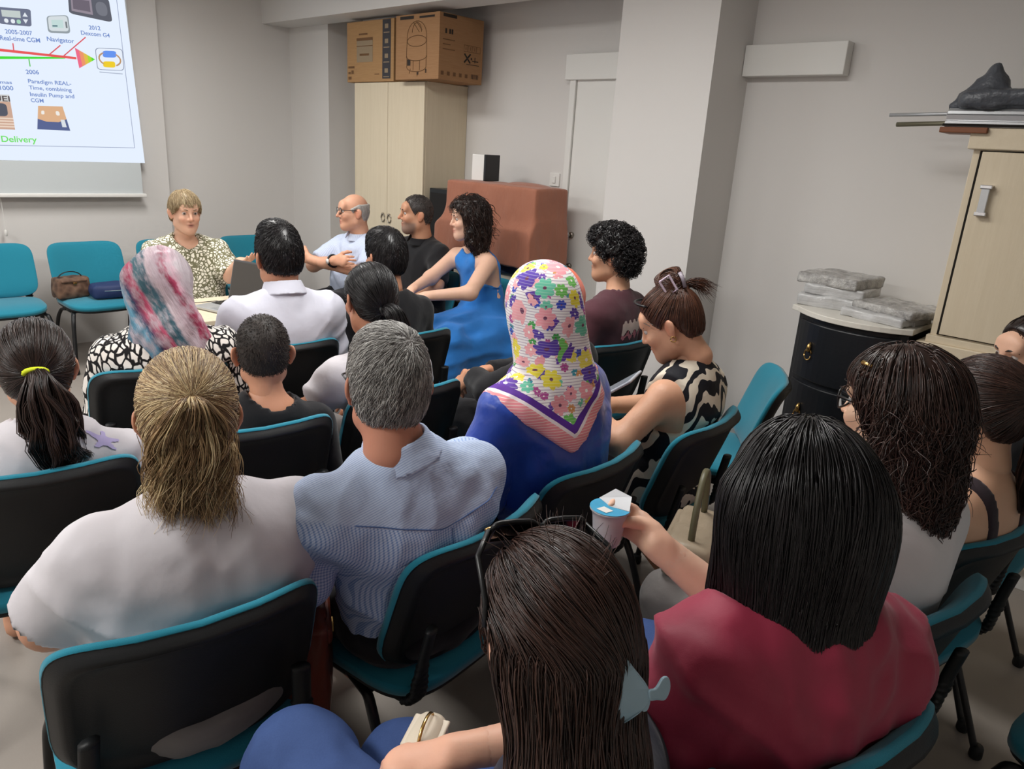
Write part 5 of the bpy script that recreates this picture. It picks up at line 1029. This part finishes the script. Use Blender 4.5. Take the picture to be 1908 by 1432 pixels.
co_ = p.collar(M['check'], .062, .046); Vv = np.array([q.co for q in co_.data.vertices]); a_ = co_.data.attributes.new('pat', 'FLOAT_VECTOR', 'POINT'); a_.data.foreach_set('vector', np.stack([Vv[:, 0], Vv[:, 2] + Vv[:, 1], 0 * Vv[:, 0]], 1).astype(np.float32).ravel())
GREY = p; p.bottoms(M['black_pants']); p.glasses(M['black_metal'], M['lens'], r=(.027, .020), tw=.088)
style_short(p, HM['grey'], 8500, .010, (.022, .040), (.028, -.075, .112), lift=.03, r=.00062, seed=15, wob=.55, off=.006, top=.004, stick=.65)
# --- woman in the flowered headscarf
p = Person('person in a white flowered headscarf and royal blue top', (1.585, 1.33, 4), (1.543, 1.345, 1.205), -12, 6, 0, (214, 168, 140), 1.25, .190, 1.1, res=.013, legs=dict(an={-1: (-.13, .24, .085), 1: (.12, .36, .085)}, toe={-1: (-.16, .38, .04)}))
p.top(M['satin'], 1.9, .018, .009, 0, fold=.018, seed=16, hem=.52, fr=(1, 1, 1.2), ff=8, name='blouse'); p.bottoms(M['black_pants'])
b = SDF(); b.ell(p.H([0, -.018, .03]), (.098, .122, .112), .03, p.Rh); b.cone(p.H([0, -.03, -.03]), p.nb + A3(0, -.015, 0), .092, .112, .05); s_ = p.torso_ops(b, .030, .05)
b.cone(p.H([.02, -.10, -.02]), p.nb + A3(.05, -.10, -.06), .03, .025, .05); b.cone(p.H([-.05, -.09, -.04]), p.nb + A3(.06, -.105, -.10), .03, .02, .04)
vt0 = p.nb + A3(-.075, -.13, -.175); edgef = lambda P: (vt0[2] + .82 * np.abs(P[..., 0] - vt0[0]) - P[..., 2]) * .77
b.func(edgef, 'i', .004); b.ell(p.H([0, .125, -.01]), (.05, .06, .07), .01, p.Rh, op='s')
sdf_obj('headscarf', b, .0075, M['flowered'], p.root, lambda V: .006 * folds((V - p.hc) @ rotm(0, -30, 0), (1, 1, .2), 13, 6) * np.clip((p.hc[2] + .04 - V[:, 2]) / .1, .15, 1), {'edge': lambda V: ('FLOAT', -edgef(V))})
for q in (-1,):
    e_ = p.an[q]; s = SDF(); tp = A3(p.toe[q]); hl = e_ + A3(0, -.035, -.05); d_ = (tp - hl); d_[2] = 0; d_ /= np.linalg.norm(d_); s.cone(hl + A3(0, 0, .005), tp + A3(0, 0, .004) - d_ * .01, .040, .048, .03, flat=((0, 0, 1), 1.15)); s.cone(tp - d_ * .05 + A3(0, 0, .02), tp + A3(0, 0, .0), .040, .040, .03); s.half((0, 0, .002), (0, 0, -1), .004); s.ell(e_ + A3(0, .015, .02), (.034, .045, .05), .01, op='s')
    sh_ = sdf_obj('clog', s, .006, plain('cream_foam', (214, 214, 186), .55), p.root)
    for k in range(3):
        for j in range(2): c0 = tp - d_ * (.012 + .028 * j) + A3(.02 * (k - 1), 0, .036 - .012 * abs(k - 1)); MB().tube([c0 + A3(0, 0, -.004), c0 + A3(0, 0, .0065)], .0055, 8).build('vent_hole', M['dark_gap'], sh_)
# --- person in the coral scarf behind
p = Person('person in a coral headscarf and black sleeves, hidden behind the flowered headscarf', (2.14, 1.98, 6), (2.13, 1.80, 1.09), 10, 6, 0, (200, 148, 118), 1.05, .175, 1.0, res=.013, arms=dict(L=dict(el=(-.27, -.10, .76), wr=(-.20, .05, .77), f=(-.1, .7, -.5), n=(.6, 0, -.5), curl=(30, 35, 25)), R=dict(el=(.2, .0, .74), wr=(-.10, .08, .76), f=(-.8, .4, -.3), n=(-.3, -.3, -.8), curl=(30, 35, 25))))
p.top(M['black_tee'], 1.9, .014, .012, .06, fold=.006, seed=17); p.bottoms(M['black_pants'])
b = SDF(); b.ell(p.H([0, -.015, .03]), (.096, .116, .106), .03, p.Rh); b.cone(p.H([0, -.03, -.02]), p.nb, .09, .11, .05); b.ell(p.H([0, .12, -.01]), (.05, .06, .07), .01, p.Rh, op='s'); sdf_obj('headscarf', b, .010, M['orange_scarf'], p.root, lambda V: .004 * folds(V, (1, 1, .3), 14, 3))
# --- curly young man
p = Person('person in a plum t-shirt with a pale print on the back', (2.78, 2.10, -8), (2.815, 2.03, 1.188), 24, 0, 0, (206, 158, 128), 1.0, .185, .95, face=dict(nr=.048), res=.012, ty=14)
p.eyes((0, 1, 0), (24, 20, 18)); p.top(M['maroon_tee'], .85, .016, .010, .066, fold=.007, seed=18); p.bottoms(M['black_pants'])
v = SDF(); skull(v, .030); v.ell((0, .02, .10), (.085, .095, .05), .03); v.func(hairline(-.01, -.018), 'i', .015); v.grid(.006); v.mesh(); r_ = U(18)
def curls(v, n, r_, rad=(.008, .014), L=(.02, .035), turns=1.6, m=14):
    P0 = seeds(v, n, lambda V: np.ones(len(V), bool), 18); d, g = v.sample(P0, True); t1 = np.cross(g, r_.normal(size=(n, 3))); t1 /= np.linalg.norm(t1, axis=1, keepdims=True); t2 = np.cross(g, t1); a = np.linspace(0, 2 * math.pi * turns, m); rr = r_.uniform(rad[0], rad[1], n); LL = r_.uniform(L[0], L[1], n); dr = (t1 * .6 + g * .35 + A3(0, -.1, -.5))
    ph = r_.uniform(0, 6.28, n)[:, None]; return P0[:, None] + rr[:, None, None] * (np.cos(a[None] + ph)[:, :, None] * g[:, None] + np.sin(a[None] + ph)[:, :, None] * t2[:, None]) + (np.linspace(0, 1, m)[None] * LL[:, None])[:, :, None] * dr[:, None] - .004 * g[:, None]
p.hair(v, HM['black'], [(curls(v, 1500, r_), .0016, None, .5)], disp=lambda V: .009 * vnoise(V, 55, 2) + .005 * vnoise(V, 110, 3))
M['print_pale'] = plain('pale_pink_print', (216, 192, 184), .8, .1); CURLY = p
# --- woman with bun and zebra top
p = Person('person in a zebra-print sleeveless top looking down at a tablet', (2.14, 1.30, 6), (2.157, 1.288, 1.098), 22, 30, 0, (216, 166, 136), 1.1, .170, 1.0, face=dict(nr=.045, nose=.95), res=.011, nb=(.035, -.075, -.150),
    arms=dict(L=dict(el=(-.27, -.02, .75), wr=(-.17, .15, .80), f=(.25, .85, .25), n=(.8, -.2, .4), curl=(25, 30, 20)), R=dict(el=(.26, .06, .74), wr=(-.02, .2, .76), f=(-.3, .85, .2), n=(-.6, -.2, .6), curl=(30, 30, 20))), legs=dict(an={-1: (-.12, .36, .085), 1: (.16, -.10, .075)}, toe={1: (.06, .02, .02)}))
p.eyes((0, 1, -.5), (40, 26, 22)); p.top(M['zebra'], 0, .016, .009, .064, fold=.007, seed=19, name='sleeveless_top', extra=lambda b: b.func(lambda P: np.abs(P[..., 0] - p.nb[0]) - (p.sw - .022) - 4 * np.maximum(0, (p.nb[2] - .17) - P[..., 2]), 'i', .008)); p.collar(M['zebra'], .052, .03); p.bottoms(M['zebra'], .016, 1.5)
def bun(v): v.ell((.0, -.055, .125), (.042, .045, .040), .012)
def tail(v, r_):
    a = np.linspace(0, 2 * math.pi * 1.3, 22); P = []
    for k in range(260):
        q = r_.uniform(.55, 1.02); th = r_.uniform(-1, 1); ph = r_.uniform(0, 6.28); P.append(A3(0, -.055, .125) + np.stack([.045 * q * np.cos(a + ph) * math.cos(th * .8), .048 * q * np.sin(a + ph), .043 * math.sin(th) + .016 * np.cos(a + ph)], 1))
    e = bundle([(.01, -.085, .10), (.02, -.115, .105), (.03, -.14, .085), (.045, -.155, .05)], 120, [.01, .014, .018, .022], r_, .006, 40, frizz=.012); return [(np.array(P), .0012, None, .6), (e, .0009, None, .3)]
style_pulled(p, HM['reddish'], (0, -.075, .10), 1500, .012, seed=19, extra=bun, tail=tail, drop=.0)
mb = MB(); sq = [(.052, -.035, .150), (.055, -.072, .158), (.053, -.078, .105), (.050, -.042, .098), (.052, -.035, .150)]; 
cl = MB().tube([p.H(A3(-x, y, z)) for (x, y, z) in sq], .0042, 6).build('hair_clip', plain('mauve_plastic_clip', (206, 188, 204), .35), p.root, smooth=False)
cl2 = MB().tube([p.H(A3(-.02, -.10, .15)), p.H(A3(-.03, -.104, .13)), p.H(A3(-.03, -.10, .10))], .007, 6).build('clip_jaw', plain('grey_plastic_clip', (150, 142, 152), .3), cl, smooth=True)
mb = MB(); mb.tube([p.H(A3(.078 * math.cos(a), .02 + .06 * math.sin(a), .085 + .035 * math.sin(a))) for a in np.linspace(.2, math.pi - .2, 15)], .004, 6); mb.build('headband', M['black_metal'], p.root, smooth=True)
MB().tube([p.H(A3(-.084, -.010 + .009 * math.cos(a), -.040 + .009 * math.sin(a))) for a in np.linspace(0, 2 * math.pi, 15)], .0022, 6).build('earring', M['gold'], p.root, smooth=True)
for k in range(2): MB().tube([p.H(A3(-.076, .035 + .012 * k, .028)), p.H(A3(-.070, .052 + .012 * k, .045))], .0014, 5).build('hairpin', M['steel'], p.root)
e_ = p.an[1]; tp = A3(p.toe[1]); s = SDF(); dd_ = (tp - e_) * A3(1, 1, 0); dd_ /= np.linalg.norm(dd_); s.cone(e_ * A3(1, 1, 0) + A3(0, 0, .012) - dd_ * .03, tp * A3(1, 1, 0) + A3(0, 0, .012) + dd_ * .035, .034, .042, .02, flat=((0, 0, 1), 3.2)); s.half((0, 0, .001), (0, 0, -1), .002); sdf_obj('flip_flop', s, .006, plain('yellow_foam', (196, 178, 60), .6), p.root)
# --- row by the camera: wavy-haired woman
p = Person('person with glasses in a white top, seated beside the charcoal strap top', (1.60, .45, -12), (1.603, .405, 1.165), -8, 3, 0, (226, 188, 160), 1.0, .165, 1.0, face=dict(nr=.044), res=.012, hands=True)
p.eyes(); p.top(M['white_top'], .5, .015, .009, .070, fold=.006, seed=20); p.bottoms(M['grey_pants']); p.glasses(M['black_metal'], M['lens'], r=(.027, .022), w_=.0026)
v = SDF(); skull(v, .022); v.func(hairline(.0, -.012), 'i', .012); v.ell((.0, -.075, -.06), (.092, .055, .16), .04); v.cone((0, -.085, -.15), (.02, -.10, -.29), .075, .035, .05, flat=((0, 1, 0), 1.5)); v.cone((-.075, -.02, .02), (-.075, -.035, -.14), .022, .018, .03); v.cone((.075, -.02, .02), (.075, -.035, -.16), .022, .02, .03); v.grid(.007); v.mesh(); r_ = U(20)
P0 = seeds(v, 3200, lambda V: V[:, 2] > -.26, 20); gs = [(grow(v, P0, lambda q, t: A3(0, -.15, -1) + 1.2 * (q - A3(0, .0, .13)) * np.clip((q[:, 2:3] - .04) / .06, 0, 1), r_.uniform(.10, .22, 3200), 13, r_.uniform(.001, .009, 3200), .45, .45, 1.8, 30, 20, zmin=-.33, wz=.09), .0011, None, .3)]
for sx, x0 in ((-1, -.02), (1, .02)):
    pt = [(sx * .070, .045, .075), (sx * .078, .0, .07), (sx * .068, -.055, .052), (sx * .035, -.10, .02), (sx * .01, -.118, -.005)]; n_ = 60; a = np.linspace(0, 2 * math.pi * 7, n_); tt = np.linspace(0, 4, n_); C = np.stack([np.interp(tt, np.arange(5), np.array(pt)[:, i]) for i in range(3)], 1)
    for k in range(3): gs.append((np.repeat((C * 1.10 + .0055 * np.stack([np.cos(a + k * 2.09), np.sin(a + k * 2.09), np.sin(a * 1 + k * 2.09)], 1) * A3(sx, .6, .8))[None], 1, 0), .0056, np.array([.3 + .2 * k]), 1.0))
p.hair(v, HM['brown'], gs, disp=lambda V: .006 * vnoise(V * A3(1, 1, .3), 45, 2) * (V[:, 2] < .05))
MB().tube([p.H(A3(0, -.122, -.002)), p.H(A3(0, -.128, -.014))], .007, 8).build('hair_tie', M['chrome'], p.root, smooth=True)
MB().tube([p.H(A3(-.064, .052, .10)), p.H(A3(-.074, .028, .098))], [.006, .004], 6).build('hair_clip', M['gold'], p.root, smooth=True)
# --- woman in the strap top
p = Person('person in a charcoal strap top, shoulders bare, near the wardrobe', (2.08, .44, -12), (2.05, .335, 1.10), -14, 4, 0, (222, 176, 146), 1.0, .165, .95, face=dict(nr=.043), res=.010)
p.eyes(); p.top(M['strap'], 0, .006, .008, 0, fold=.001, seed=21, name='strap_top', extra=lambda b: b.func(lambda P: np.minimum(P[..., 2] - (p.nb[2] - .215), np.abs(np.abs(P[..., 0] - p.nb[0]) - .085 + .12 * (p.nb[2] - P[..., 2])) - .017), 'i', .005)); p.bottoms(M['denim'])
def tail(v, r_): return [(bundle([(0, -.105, .05), (.0, -.14, .045), (.01, -.15, -.02), (.03, -.13, -.13), (.05, -.12, -.24)], 800, [.012, .024, .034, .036, .014], r_, .014, 26), .0012, None, .3)]
style_pulled(p, HM['brown'], (0, -.108, .052), 2200, .010, seed=21, tail=tail, r=.0011)
for k in range(3): MB().tube([p.H(A3(-.083, -.004 - .006 * k + .006 * math.cos(a), -.032 - .004 * k + .007 * math.sin(a))) for a in np.linspace(0, 2 * math.pi, 13)], .0014, 5).build('earring', M['chrome'], p.root, smooth=True)
MB().tube([p.H(A3(.020 * math.cos(a), -.118, .052 + .020 * math.sin(a))) for a in np.linspace(0, 2 * math.pi, 17)], .008, 8).build('hair_tie', M['black_metal'], p.root, smooth=True)
# --- person at the edge of the frame
p = Person('person at the very edge of the frame, only part of the face visible', (2.66, .42, -6), (2.70, .350, 1.12), 50, 6, 0, (220, 176, 150), 1.0, .165, 1.0, face=dict(nr=.045), res=.014)
p.eyes((0, 1, 0), (40, 30, 26)); p.top(M['black_tee'], .7, fold=.005); p.bottoms(M['black_pants']); style_pulled(p, HM['warm'], (0, -.10, .03), 700, seed=22, front=.012)
# --- woman in wine red holding a cup
p = Person('person in a wine-red blouse holding a plastic cup', (1.09, .42, -16), (1.085, .38, 1.128), -46, 4, 0, (226, 186, 162), 1.22, .182, 1.08, face=dict(nr=.047), res=.011, ty=-8, tilt=.03,
    arms=dict(R=dict(el=(.14, .14, .775), wr=(.02, .27, .892), f=(-.25, .9, .3), n=(-.9, -.2, .15), curls=((34, 42, 30), (36, 42, 30), (38, 42, 30), (40, 44, 30)), thumb=(-.85, .45, .25), spread=.06)))
p.eyes(); p.top(M['wine'], .80, .022, .0085, .072, (0, .02, .05), fold=.020, seed=23, name='blouse', sl={-1: .85, 1: .9}); p.bottoms(M['denim']); p.glasses(plain('clear_pink_frame', (226, 198, 186), .2, .5), M['lens'], r=(.028, .023), w_=.003)
v = SDF(); skull(v, .024); v.func(hairline(.0, -.01), 'i', .012); v.ell((.0, -.055, -.03), (.110, .078, .13), .05); v.cone((0, -.055, -.02), (0, -.068, -.25), .098, .112, .05, flat=((0, 1, 0), 1.5)); v.cone((-.088, -.005, .02), (-.095, -.005, -.15), .03, .026, .03); v.cone((.088, -.005, .02), (.10, -.01, -.16), .03, .028, .03); v.half((0, 0, -.195), (0, -.15, -1), .01); v.grid(.007); v.mesh(); r_ = U(23)
P0 = seeds(v, 4200, lambda V: V[:, 2] > -.15, 23); L_ = np.clip((P0[:, 2] + .20) * 1.25, .05, .30) * r_.uniform(.75, 1.05, len(P0))
p.hair(v, HM['black'], [(grow(v, P0, lambda q, t: A3(0, -.05, -1) + 9 * (q - A3(0, .02, .10)) * np.clip((q[:, 2:3] - .02) / .06, 0, 1) + .55 * (q - A3(0, -.03, 0)) * np.array([1, .45, 0]) / .1 * np.clip((-.10 - q[:, 2:3]) / .08, 0, 1), L_, 14, r_.uniform(.001, .007, len(P0)), .6, .5, .16, 22, 23, zmin=r_.uniform(-.24, -.175, len(P0))), .0012, None, .25)])
# --- woman with sunglasses on her head
p = Person('person in jeans with sunglasses pushed up and a pale blue claw clip', (.60, .50, 8), (.657, .512, 1.026), -24, 12, 4, (220, 172, 148), 1.0, .165, 1.0, face=dict(nr=.045), res=.011, nb=(-.02, -.06, -.175),
    arms=dict(R=dict(el=(.26, .02, .72), wr=(.075, .17, .715), f=(-.78, .6, -.1), n=(0, .1, -1), curl=(22, 26, 16))), legs=dict(kn={-1: (-.02, .43, .60), 1: (.15, .34, .51)}, an={-1: (-.10, .62, .25), 1: (.12, .42, .085)}))
p.eyes(); p.top(M['navy'], .7, .016, .010, .07, fold=.006, seed=24); p.bottoms(M['denim'], .020, 1.9, res=.011)
v = SDF(); skull(v, .020); v.func(hairline(.0, -.012), 'i', .012); v.ell((.008, -.065, -.06), (.080, .058, .15), .04); v.cone((0.01, -.085, -.16), (.01, -.11, -.36), .085, .075, .05, flat=((0, 1, 0), 1.6)); v.cone((.078, -.03, .0), (.085, -.06, -.20), .024, .024, .03); v.ell((.0, -.085, .005), (.05, .035, .03), .03); v.grid(.007); v.mesh(); r_ = U(24)
cl0 = A3(.052, -.112, -.02); P0 = seeds(v, 4600, lambda V: V[:, 2] > -.32, 24); up = P0[:, 2] > .03; bk = ~up
def df(q, t): w_ = np.clip((q[:, 2:3] - .0) / .05, 0, 1); return (cl0 - q) / (np.linalg.norm(cl0 - q, axis=1, keepdims=True) + 1e-6) * w_ * 1.2 + A3(0, -.15, -1) * (1 - w_)
g1 = grow(v, P0[up], df, r_.uniform(.09, .17, up.sum()), 11, r_.uniform(.001, .005, up.sum()), .8, .4, .12, 25, 24); g2 = grow(v, P0[bk], lambda q, t: A3(0, -.12, -1) + 0 * q, r_.uniform(.10, .20, bk.sum()), 11, r_.uniform(.001, .008, bk.sum()), .5, .5, .22, 24, 25)
fz = seeds(v, 60, lambda V: V[:, 2] > .10, 31); g3 = grow(v, fz, lambda q, t: v.sample(q, True)[1] * .8 + A3(0, .4, .1), r_.uniform(.015, .04, 60), 8, .004, .0, .5, .6, 30, 26)
p.hair(v, HM['brown'], [(g1, .0010, None, .5), (g2, .0012, None, .25), (g3, .0005, None, .5)])
sg = p.glasses(M['black_metal'], M['dark_lens'], at=(0, .064, .124), r=(.031, .021), tilt=42, w_=.0040, tw=.099, sq=7.0, name='sunglasses'); 
for sx in (-1, 1): MB().tube([p.H(A3(.060 * sx, .068, .126)), p.H(A3(.072 * sx, .064, .124))], .005, 8).build('gold_hinge', M['gold'], sg, smooth=True)
ck = plain('pale_blue_matte_plastic', (150, 176, 190), .35, .4)
def prism(pts, y0, th, bow=0.0):
    n = len(pts); f = lambda x, z, y: p.H(cl0 + A3(x, y + bow * (x * x + z * z), z)); V = [f(x, z, y0) for x, z in pts] + [f(x, z, y0 + th) for x, z in pts]
    return MB().add(V, [tuple(range(n)), tuple(range(2 * n - 1, n - 1, -1))] + [(i, n + i, n + (i + 1) % n, (i + 1) % n) for i in range(n)])
def spl(pts, k=4):
    q = np.array(pts, float); n = len(q); out = []
    for i in range(n):
        a, b, c, d = q[i - 1], q[i], q[(i + 1) % n], q[(i + 2) % n]
        for j in range(k): t_ = j / k; out.append(.5 * (2 * b + (c - a) * t_ + (2 * a - 5 * b + 4 * c - d) * t_ ** 2 + (3 * b - a - 3 * c + d) * t_ ** 3))
    return out
cc_ = prism(spl([(-.024, .050), (-.008, .030), (.010, .006), (.013, -.010), (.006, -.022), (-.010, -.036), (-.030, -.050), (-.026, -.016), (-.024, .014)]), -.030, .006, 6).build('claw_clip', ck, p.root, bevel=.0015)
prism(spl([(.010, .003), (.020, .004), (.030, .014), (.040, .012), (.043, -.002), (.036, -.014), (.022, -.011), (.012, -.009)]), -.032, .005, 3).build('clip_lever', ck, cc_, bevel=.0015)
prism(spl([(.008, -.006), (.016, -.008), (.014, -.024), (.006, -.024)]), -.027, .005, 3).build('clip_tooth', ck, cc_, bevel=.001)
# ------------------------------------------------------------------ printed motifs on two shirts
from mathutils.bvhtree import BVHTree
def decal(ps, part, centre, u, v, inside, m, n=18, name='shirt_print', lift=.0025):
    """thin printed patch laid on the cloth: centre and axes u, v in the person's frame, inside(a, b) the outline"""
    ob = [c for c in ps.root.children if c.name.split('.')[0] == part][0]; me = ob.data; bv = BVHTree.FromPolygons([q.co.copy() for q in me.vertices], [tuple(q.vertices) for q in me.polygons])
    c, u, v = A3(centre), A3(u), A3(v); d = -np.cross(u, v); d /= np.linalg.norm(d); V, Fs, ix = [], [], {}
    for i in range(n + 1):
        for j in range(n + 1):
            a, b = 2 * i / n - 1, 2 * j / n - 1
            if not inside(a, b): continue
            h, nn, _, _ = bv.ray_cast(Vector(c + u * a + v * b - d * .25), Vector(d))
            if h is None: continue
            ix[i, j] = len(V); V.append(np.array(h) - d * lift)
    for i in range(n):
        for j in range(n):
            k = [ix.get(q) for q in ((i, j), (i + 1, j), (i + 1, j + 1), (i, j + 1))]; k = [q for q in k if q is not None]
            if len(k) >= 3: Fs.append(tuple(k))
    if Fs: mesh_obj(name, V, Fs, m, ps.root)
def seam(ps, part, pts, m, r=.0014):
    ob = [c for c in ps.root.children if c.name.split('.')[0] == part][0]; me = ob.data; bv = BVHTree.FromPolygons([q.co.copy() for q in me.vertices], [tuple(q.vertices) for q in me.polygons]); P = []
    for x, z in pts:
        h = bv.ray_cast(Vector((x, -.6, z)), Vector((0, 1, 0)))[0]
        if h is not None: P.append(np.array(h) + A3(0, -.0006, 0))
    if len(P) > 2: MB().tube(P, r, 5).build('seam', m, ps.root, smooth=True)
sm = plain('seam_thread', (92, 118, 168), .8, .1); nb_ = GREY.nb
seam(GREY, 'shirt', [(nb_[0] + x, nb_[2] - .115 + .25 * abs(x)) for x in np.linspace(-.17, .17, 30)], sm); seam(GREY, 'shirt', [(nb_[0] + .02, nb_[2] - .118 - t_) for t_ in np.linspace(0, .16, 14)], sm, .0010)
dv = CURLY.nb + A3(.02, -.12, -.13)
decal(CURLY, 'shirt', dv, (.075, .03, 0), (0, 0, .05), lambda a, b: b > -.35 + .25 * math.sin(a * 9) and b < .8 + .15 * math.sin(a * 14), M['print_pale'])
decal(CURLY, 'shirt', dv, (.075, .03, 0), (0, 0, .05), lambda a, b: b < -.3 + .25 * math.sin(a * 9) and b > -.85 + .2 * math.cos(a * 11), plain('rose_print', (196, 120, 130), .8, .1), lift=.003)
decal(YELLOW, 'shirt', YELLOW.sh[1] + A3(-.035, -.05, .05), (.04, -.012, 0), (.0, .025, .022), lambda a, b: math.hypot(a, b) < .45 + .45 * abs(math.cos(2.5 * math.atan2(a, b))) ** 3, plain('lavender_print', (178, 168, 208), .8, .1), lift=.003)
# ------------------------------------------------------------------ cup in the hand
cp = empty('plastic_cup', (1.128, .757, .880), 0, 'clear plastic water cup with half-peeled blue foil lid, held in a hand', 'cup')
t = NT('clear_cup_plastic'); M['cupmat'] = t.done((.90, .88, .93, 1), .28, .5, **{'Transmission Weight': .62, 'IOR': 1.2})
MB().lathe([(.0, 0), (.026, 0), (.028, .004), (.031, .03), (.034, .06), (.037, .074), (.041, .076), (.041, .079), (.036, .078), (.033, .06), (.030, .03), (.027, .006), (0, .005)], n=28).build('cup_wall', M['cupmat'], cp, smooth=True)
MB().lathe([(0, .006), (.0265, .006), (.030, .035), (0, .036)], n=28).build('water', NT('water').done((.97, .98, 1, 1), .02, .5, **{'Transmission Weight': 1.0, 'IOR': 1.33}), cp, smooth=True)
n_ = 22; V = [(.0, 0, .081)] + [(.041 * math.cos(a), .041 * math.sin(a), .0805) for a in np.linspace(1.2, 5.0, n_)]
M['foil'] = plain('blue_foil', (70, 178, 224), .3, .5, .2, nscale=60, var=.25); mesh_obj('foil_lid', V, [(0, i, i + 1) for i in range(1, n_)], M['foil'], cp, False)
mesh_obj('foil_flap', [(.014, .039, .081), (.0, 0, .081), (.012, -.038, .081), (.040, -.022, .098), (.042, .02, .100)], [(0, 1, 2), (0, 2, 3, 4)], plain('foil_inside', (206, 208, 212), .3, .5, .3), cp, False)
mesh_obj('foil_print', [(-.03, -.012, .0815), (-.012, -.016, .0815), (-.010, .008, .0815), (-.03, .012, .0815)], [(0, 1, 2, 3)], M['white_plastic'], cp, False)
# ------------------------------------------------------------------ bags and small things
def handbag(label, loc, rz, size, m, m2, strap=.16, name='handbag', clasp=True, cat='bag', sr=.006):
    b = empty(name, loc, math.radians(rz), label, cat); w_, d_, h_ = size; s = SDF(); s.rbox((0, 0, h_ / 2), (w_ / 2 - .02, d_ / 2 - .015, h_ / 2 - .015), .015, .02); s.ell((0, 0, h_ * .35), (w_ / 2, d_ / 2 + .01, h_ * .4), .03); s.half((0, 0, .001), (0, 0, -1), .004)
    sdf_obj('bag_body', s, max(.007, w_ / 30), m, b, lambda V: .004 * vnoise(V, 18, 2) + .003 * folds(V, (1, 1, .5), 16, 3))
    MB().box((-w_ * .38, -d_ / 2 - .012, h_ * .78), (w_ * .38, d_ / 2 + .012, h_ * .93)).build('flap', m, b, bevel=.012, seg=3)
    P = [(w_ * .36 * math.cos(a), 0, h_ * .9 + strap * math.sin(a)) for a in np.linspace(0, math.pi, 17)]; MB().tube(P, sr, 8, e=.6).build('strap', m2, b, smooth=True)
    if clasp: MB().box((-.012, -d_ / 2 - .018, h_ * .70), (.012, -d_ / 2 - .011, h_ * .80)).build('clasp', M['gold'], b, bevel=.002)
    return b
t = NT('cognac_leather'); n1 = t.noise(t.co(), 12, 4); t.bump(n1, .3, .01); M['cognac'] = t.done(t.mix(n1, lin(120, 56, 36), lin(84, 36, 24)), .4, .4)
t = NT('brown_patchwork'); v = t.vor(t.co(), 26); M['patch'] = t.done(t.mix(t.math('MULTIPLY', v.outputs[0], 1.2), lin(66, 44, 36), lin(120, 92, 74)), .6, .3)
M['beige_leather'] = plain('taupe_leather', (146, 132, 112), .45, .4, nscale=14, var=.06, bump=.2); M['cream_leather'] = plain('cream_leather', (220, 208, 188), .4, .4, nscale=14, var=.04, bump=.15); M['olive_leather'] = plain('olive_leather', (88, 84, 62), .45, .4, nscale=14, var=.06)
handbag('cognac leather shoulder bag hanging between the white and checked shirts', (.745, 1.30, .36), 60, (.24, .11, .27), M['cognac'], M['cognac'], .14)
handbag('dark brown patchwork handbag on the chair under the screen', (1.565, 5.64, .478), 8, (.22, .11, .14), M['patch'], M['black_metal'], .05)
s = SDF(); s.rbox((0, 0, .045), (.12, .05, .025), .02, .02); s.ell((0, 0, .05), (.15, .08, .05), .04); s.half((0, 0, .002), (0, 0, -1), .004); pc = empty('pouch', (1.80, 5.53, .478), math.radians(-6), 'navy blue zipped pouch on the chair under the screen', 'pouch')
sdf_obj('pouch_body', s, .008, plain('navy_fabric', (38, 52, 92), .6, .3, nscale=20, var=.08), pc, lambda V: .004 * vnoise(V, 14, 2)); MB().tube([(-.13, -.06, .055), (-.05, -.085, .058), (.06, -.085, .058), (.13, -.06, .055)], .003, 6).build('zip', M['chrome'], pc)
handbag('taupe leather bag with looped strap on the lap of the person in the white top', (1.66, .83, .60), 20, (.26, .12, .10), M['beige_leather'], M['olive_leather'], .17, sr=.009)
handbag('small cream purse in the lap of the person with sunglasses', (.665, .765, .645), 30, (.10, .04, .045), M['cream_leather'], M['gold'], .028, sr=.003)
handbag('cream structured handbag with metal handle on the floor near the blue dress', (2.86, 2.98, .0), 30, (.22, .12, .27), M['cream_leather'], M['steel'], .08, sr=.005)
ph = empty('tablet', (1.985, 1.385, .865), math.radians(20), 'pale grey tablet held by the person in the zebra-print top', 'tablet'); TM_ = Matrix.Rotation(math.radians(-38), 4, 'X')
MB().box((-.075, -.11, 0), (.075, .11, .009), TM_).build('tablet_body', plain('pale_grey_case', (178, 182, 190), .4, .4), ph, bevel=.004); MB().box((-.068, -.10, .009), (.068, .10, .0098), TM_).build('screen', plain('grey_screen', (150, 156, 166), .15, .5), ph)
mt = empty('mint_case', (1.79, 3.00, .478), math.radians(20), 'small mint-green case on the seat beside the white collared shirt', 'case'); MB().box((-.06, -.035, 0), (.06, .035, .045)).build('case_body', plain('mint_plastic', (150, 196, 190), .4), mt, bevel=.012, seg=3); MB().tube([(-.04, 0, .045), (-.03, 0, .065), (.03, 0, .065), (.04, 0, .045)], .003, 6).build('handle', plain('teal_cord', (70, 130, 130), .5), mt)
tag(MB().box((0, 0, 0), (.03, .008, .0005)).build('paper_scrap', M['white_plastic']), 'small white paper scrap on the floor under the front chair', 'paper scrap').location = (.62, 1.62, .001)
